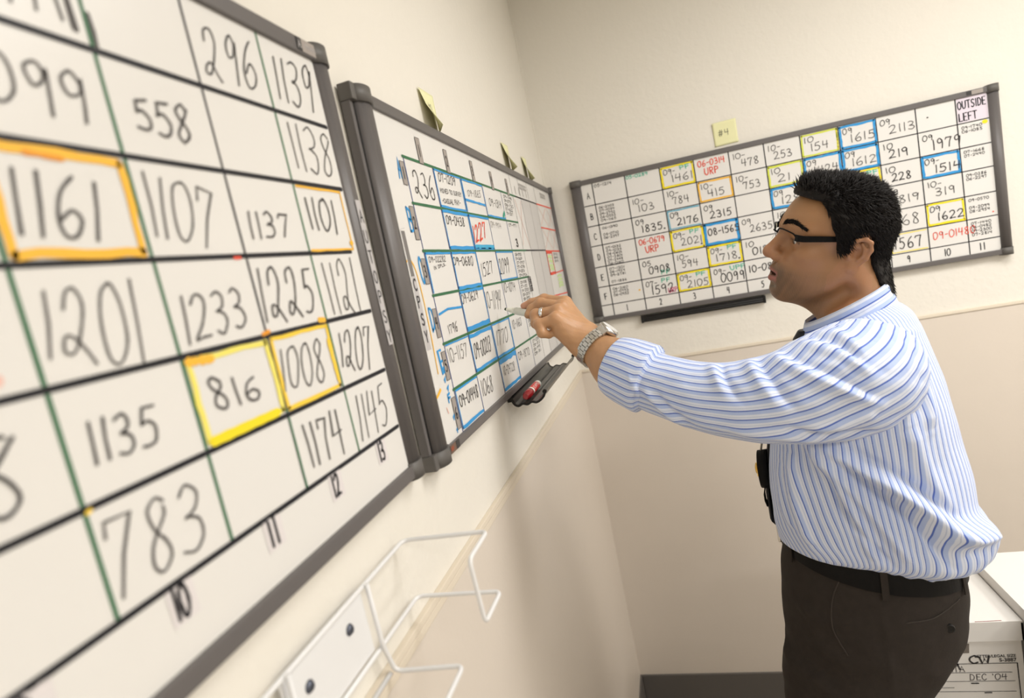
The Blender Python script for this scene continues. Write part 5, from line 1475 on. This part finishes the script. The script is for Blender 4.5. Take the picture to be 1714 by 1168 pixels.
turned(bm, c - n_ * .002 - Vector((PX, PY, 0)), c + n_ * .0035 - Vector((PX, PY, 0)), [(0, .0075, 0), (.8, .0075, 0), (.81, .0055, 0), (.7, .0045, 0)], 18); obj('button', bm, M_blackpl, trousers)
# belt: a band round the tilted waist
M_belt = mat('black_leather', (.004, .0037, .0037), .6, .15, bump=(300, .2, .0006))
def band(name, z0, z1, off, m, parent, a0=0.0, a1=2 * PI, n=120, closed=True, th=.003):
    bm = bmesh.new(); rings = []
    for i in range(n if closed else n + 1):
        a = a0 + (a1 - a0) * i / n; cs, sn = math.cos(a), math.sin(a)
        def pt(z, extra):
            zz_ = max(min(z, 1.125), .8); T = [np.interp(zz_, [t[0] for t in TP_], [t[k] for t in TP_]) for k in (1, 3, 4)]
            s_, l_ = T[0] + (T[1] + off + extra) * cs, (T[2] + off + extra) * sn
            p_ = CC + SD * s_ + LT_ * l_; p_[2] = z + .030 * -(s_ + .03) / .15 + .016 * l_ / .17 + .006
            return Vector(p_ - np.array((PX, PY, 0)))
        rings.append([bm.verts.new(pt(z0, 0)), bm.verts.new(pt(z1, 0)), bm.verts.new(pt(z1, th)), bm.verts.new(pt(z0, th))])
    m_ = len(rings)
    for i in range(m_ if closed else m_ - 1):
        A, B = rings[i], rings[(i + 1) % m_]
        for k in range(4): bm.faces.new((A[k], B[k], B[(k + 1) % 4], A[(k + 1) % 4]))
    if not closed: bm.faces.new(rings[0]); bm.faces.new(rings[-1][::-1])
    bmesh.ops.recalc_face_normals(bm, faces=bm.faces)
    return obj(name, bm, m, parent)
belt = band('belt', 1.085, 1.122, .0012, M_belt, man)
for a in (1.44, 2.55, .45, -.6, -1.6, -2.6):
    band('belt_loop', 1.074, 1.126, .0046, M_trs, trousers, a - .035, a + .035, 6, False, .0022)
bm = bmesh.new(); c = CC + FT * .182; c[2] = 1.135; box(bm, -.004, .004, -.024, .024, -.020, .020, bev=.003)
bmesh.ops.rotate(bm, verts=bm.verts, cent=(0, 0, 0), matrix=Matrix.Rotation(math.atan2(FT[1], FT[0]), 3, 'Z')); bmesh.ops.translate(bm, verts=bm.verts, vec=Vector(c) - Vector((PX, PY, 0))); obj('buckle', bm, M_steel, belt)
# --- shoes
M_shoe = mat('black_shoe', (.010, .009, .009), .3, .6); M_sole = mat('shoe_sole', (.02, .018, .016), .7, .3)
for s in (1, -1):
    hc = CC + SD * -.060 + LT_ * s * .082
    def shoe_sdf(P):
        f_, l_, z = (P - hc) @ FT, (P - hc) @ LT_, P[:, 2] - FZ
        q = np.stack([f_, l_, z], 1)
        d = s_ell(q, (.0, 0, .045), (.062, .040, .045)); d = smin(d, s_cap(q, (.02, 0, .038), (.125, s * .004, .030), .038, .034), .03); d = smin(d, s_ell(q, (.160, s * .002, .026), (.055, .040, .028)), .02)
        d = smin(d, s_cap(q, (.0, 0, .06), (.0, 0, .105), .042, .040), .03)
        return smax(d, .014 - z, .006)
    sv, sf = surface_nets(shoe_sdf, (hc[0] - .28, hc[1] - .2, FZ + .004), (hc[0] + .16, hc[1] + .2, FZ + .13), .005)
    sh = np_mesh('shoe', rel_np(sv), sf, M_shoe, man)
    bm = bmesh.new(); K = 40; ring = []
    for i in range(K):
        a = 2 * PI * i / K; f_ = .075 + .145 * math.cos(a); w = .040 * (1 - .22 * math.exp(-((f_ - .06) / .05) ** 2))
        ring.append(hc + FT * f_ + LT_ * (w * math.copysign(abs(math.sin(a)) ** .8, math.sin(a))))
    lo = [bm.verts.new(Vector((p_[0] - PX, p_[1] - PY, FZ))) for p_ in ring]; hi = [bm.verts.new(Vector((p_[0] - PX, p_[1] - PY, FZ + .018))) for p_ in ring]
    for i in range(K): j = (i + 1) % K; bm.faces.new((lo[i], lo[j], hi[j], hi[i]))
    bm.faces.new(lo[::-1]); bm.faces.new(hi); bmesh.ops.recalc_face_normals(bm, faces=bm.faces); obj('sole', bm, M_sole, sh)

# --- watch, ring
def frame_at(c, ax, up):
    ax = Vector(ax).normalized(); up = Vector(up); up = (up - ax * up.dot(ax)).normalized(); return Vector(c), ax, up, ax.cross(up)
wc = W3[2] * .72 + W3[1] * .28; wax = W3[2] - W3[1]
wt = empty('wristwatch', (0, 0, 0)); wt.parent = man
WR = .0385
c0, ax, up, sd = frame_at(wc - np.array((PX, PY, 0)), wax, (.10, .35, .93))
M_link = mat('brushed_steel', (.58, .56, .52), .32, .5, metal=.9); M_dial = mat('dial', (.75, .75, .73), .2, .5); M_gap = mat('link_gap', (.035, .03, .026), .6, .3)
bm = bmesh.new(); K = 28
for i in range(K):
    a0 = 2 * PI * i / K + .015; a1 = 2 * PI * (i + 1) / K - .015
    if abs(((a0 + a1) / 2 + PI) % (2 * PI) - PI) < .50: continue
    for (x0, x1), sh_ in (((-.0098, -.0052), 0), ((-.0048, .0048), .5), ((.0052, .0098), 0)):
        b0, b1 = a0 + sh_ * 2 * PI / K, a1 + sh_ * 2 * PI / K
        vs = []
        for r in (WR, WR + .0032):
            for a in (b0, b1):
                for x in (x0, x1): vs.append(bm.verts.new(c0 + ax * x + (up * math.cos(a) + sd * math.sin(a)) * r))
        for q in ((0, 1, 3, 2), (4, 6, 7, 5), (0, 4, 5, 1), (2, 3, 7, 6), (0, 2, 6, 4), (1, 5, 7, 3)): bm.faces.new([vs[k] for k in q])
bmesh.ops.recalc_face_normals(bm, faces=bm.faces); obj('bracelet', bm, M_link, wt)
bm = bmesh.new(); rings = []
for i in range(64):
    a = 2 * PI * i / 64; rings.append([bm.verts.new(c0 + ax * x + (up * math.cos(a) + sd * math.sin(a)) * r) for x, r in ((-.0094, WR + .0004), (.0094, WR + .0004), (.0094, WR + .0018), (-.0094, WR + .0018))])
for i in range(64):
    A, B = rings[i], rings[(i + 1) % 64]
    for k in range(4): bm.faces.new((A[k], B[k], B[(k + 1) % 4], A[(k + 1) % 4]))
bmesh.ops.recalc_face_normals(bm, faces=bm.faces); obj('link_gap_shade', bm, M_gap, wt)  # dark ring that paints the shade seen between the links
cc_ = c0 + up * (WR + .0005)
bm = bmesh.new(); turned(bm, cc_ - up * .003, cc_ + up * .0095, [(0, .0165, 0), (.25, .0200, 0), (.72, .0205, 0), (.80, .0190, 0), (1.0, .0172, 0)], 48); obj('watch_case', bm, M_steel, wt)
bm = bmesh.new(); turned(bm, cc_ + up * .0090, cc_ + up * .0099, [(0, .0165, 0), (1, .0160, 0)], 40); obj('dial', bm, M_dial, wt)
for s in (1, -1):      # lugs reaching down to the bracelet
    bm = bmesh.new(); prev = None
    for a, r, w in ((.36, WR + .0075, .0100), (.50, WR + .0045, .0100), (.62, WR + .0022, .0098)):
        ring = [bm.verts.new(c0 + ax * x + (up * math.cos(a) + sd * math.sin(a) * s) * (r + dr)) for x, dr in ((-w, -.0035), (w, -.0035), (w, .0012), (-w, .0012))]
        if prev:
            for k in range(4): bm.faces.new((prev[k], prev[(k + 1) % 4], ring[(k + 1) % 4], ring[k]))
        else: bm.faces.new(ring[::-1])
        prev = ring
    bm.faces.new(prev); bmesh.ops.recalc_face_normals(bm, faces=bm.faces); obj('lug', bm, M_link, wt)
bm = bmesh.new(); a_, b_ = np.array(RNG[0]), np.array(RNG[1]); rc = a_ * .30 + b_ * .70; rx = (b_ - a_) / np.linalg.norm(b_ - a_)
n_ = Vector(rx).orthogonal().normalized(); q_ = Vector(rx).cross(n_); rings = []
for i in range(48):
    a = 2 * PI * i / 48; rings.append([bm.verts.new(Vector(rc - np.array((PX, PY, 0))) + Vector(rx) * x + (n_ * math.cos(a) + q_ * math.sin(a)) * r) for x, r in ((-.0034, .0116), (.0034, .0116), (.0032, .0130), (-.0032, .0130))])
for i in range(48):
    A, B = rings[i], rings[(i + 1) % 48]
    for k in range(4): bm.faces.new((A[k], B[k], B[(k + 1) % 4], A[(k + 1) % 4])).smooth = True
bmesh.ops.recalc_face_normals(bm, faces=bm.faces); obj('wedding_ring', bm, mat('silver', (.80, .79, .76), .18, .5, metal=1.0), man)

# --- badge hanging at the chest
M_gold = mat('gold', (.80, .55, .16), .28, .5, metal=.9)
bd = empty('badge_holder', (0, 0, 0)); bd.parent = man
def bpt(f_, l_, z): return Vector(CC + FT * (f_ - .006) + LT_ * l_ + np.array((0, 0, z - .018 * min(1.0, max(0.0, (1.50 - z) / .15))))) - Vector((PX, PY, 0))
bm = bmesh.new(); prof = [(math.cos(2 * PI * i / 36), math.sin(2 * PI * i / 36)) for i in range(36)]
A = [bm.verts.new(bpt(.1880, .012 + .031 * x, 1.287 + .041 * y)) for x, y in prof]; B = [bm.verts.new(bpt(.2065, .012 + .029 * x, 1.287 + .039 * y)) for x, y in prof]
for i in range(36): j = (i + 1) % 36; bm.faces.new((A[i], A[j], B[j], B[i])).smooth = True
bm.faces.new(A[::-1]); bm.faces.new(B); bmesh.ops.recalc_face_normals(bm, faces=bm.faces); obj('leather_backing', bm, M_belt, bd)
bm = bmesh.new(); pts = []
for i in range(14):
    a = PI / 2 + PI * i / 7; r = .030 if i % 2 == 0 else .0155; pts.append((r * math.cos(a), r * math.sin(a)))
A = [bm.verts.new(bpt(.2068, .012 + x, 1.289 + y)) for x, y in pts]; B = [bm.verts.new(bpt(.2085, .012 + x * .95, 1.289 + y * .95)) for x, y in pts]; ctr = bm.verts.new(bpt(.2120, .012, 1.289))
for i in range(14): j = (i + 1) % 14; bm.faces.new((A[i], A[j], B[j], B[i])); bm.faces.new((B[i], B[j], ctr))
bmesh.ops.recalc_face_normals(bm, faces=bm.faces); obj('star', bm, M_gold, bd)
bm = bmesh.new(); turned(bm, bpt(.2095, .012, 1.289), bpt(.2145, .012, 1.289), [(0, .0115, 0), (.7, .0110, 0), (1, .006, 0)], 24); obj('seal', bm, M_gold, bd)
M_chain = mat('chain_metal', (.32, .30, .26), .35, .5, metal=.9)
bm = bmesh.new()
for s in (1, -1):
    path = spath([(.1985, .012, 1.326), (.192, .014 + .010 * s, 1.350), (.175, .035 * s, 1.40), (.120, .062 * s, 1.49), (.060, .072 * s, 1.548), (.02, .07 * s, 1.56)], 14)
    for i, q in enumerate(path):
        t = bmesh.new(); bmesh.ops.create_uvsphere(t, u_segments=8, v_segments=6, radius=.0019); bmesh.ops.translate(t, verts=t.verts, vec=bpt(*q)); merge(bm, t)
obj('bead_chain', bm, M_chain, bd)
for k, (l0, z1, w) in enumerate(((.020, 1.212, .007), (.004, 1.196, .008), (.012, 1.186, .006))):
    bm = bmesh.new(); prev = None
    for t in (0, .35, .7, 1):
        z = 1.252 + (z1 - 1.252) * t; f_ = .199 - .004 * k + .004 * math.sin(t * 3) - .010 * t * (k > 0)
        ring = [bm.verts.new(bpt(f_ + o_, l0 + l_, z)) for l_, o_ in ((-w, 0), (w, 0), (w, .0022), (-w, .0022))]
        if prev:
            for i in range(4): bm.faces.new((prev[i], prev[(i + 1) % 4], ring[(i + 1) % 4], ring[i]))
        else: bm.faces.new(ring[::-1])
        prev = ring
    bm.faces.new(prev); bmesh.ops.recalc_face_normals(bm, faces=bm.faces); obj('leather_strap', bm, M_belt, bd)

# --- the marker in his hand
pa, pb = Vector((0.0357, -0.9863, 1.6880)), Vector((0.094, -1.014, 1.6707)); pd = (pb - pa).normalized(); pe = pa + pd * .128
pen = empty('dry_erase_marker', pa); tag(pen, "white barrelled marker with a dark green tip held in the man's hand", 'marker')
pm = mat('ivory_barrel', (.86, .85, .73), .35, .5)
bm = bmesh.new(); turned(bm, pa, pe, [(.045, .0036, 0), (.06, .0042, 0), (.16, .0058, 0), (.235, .0068, 0), (.236, .0080, 0), (.97, .0082, 0), (1, .007, 0)]); rel(bm, pen); obj('barrel', bm, pm, pen)
bm = bmesh.new(); turned(bm, pa, pa + pd * .010, [(0, .0016, 0), (.15, .0030, 0), (.75, .0034, 0), (1, .0034, 0)]); rel(bm, pen); obj('nib', bm, mat('green_black_nib', (.010, .030, .014), .6, .3), pen)
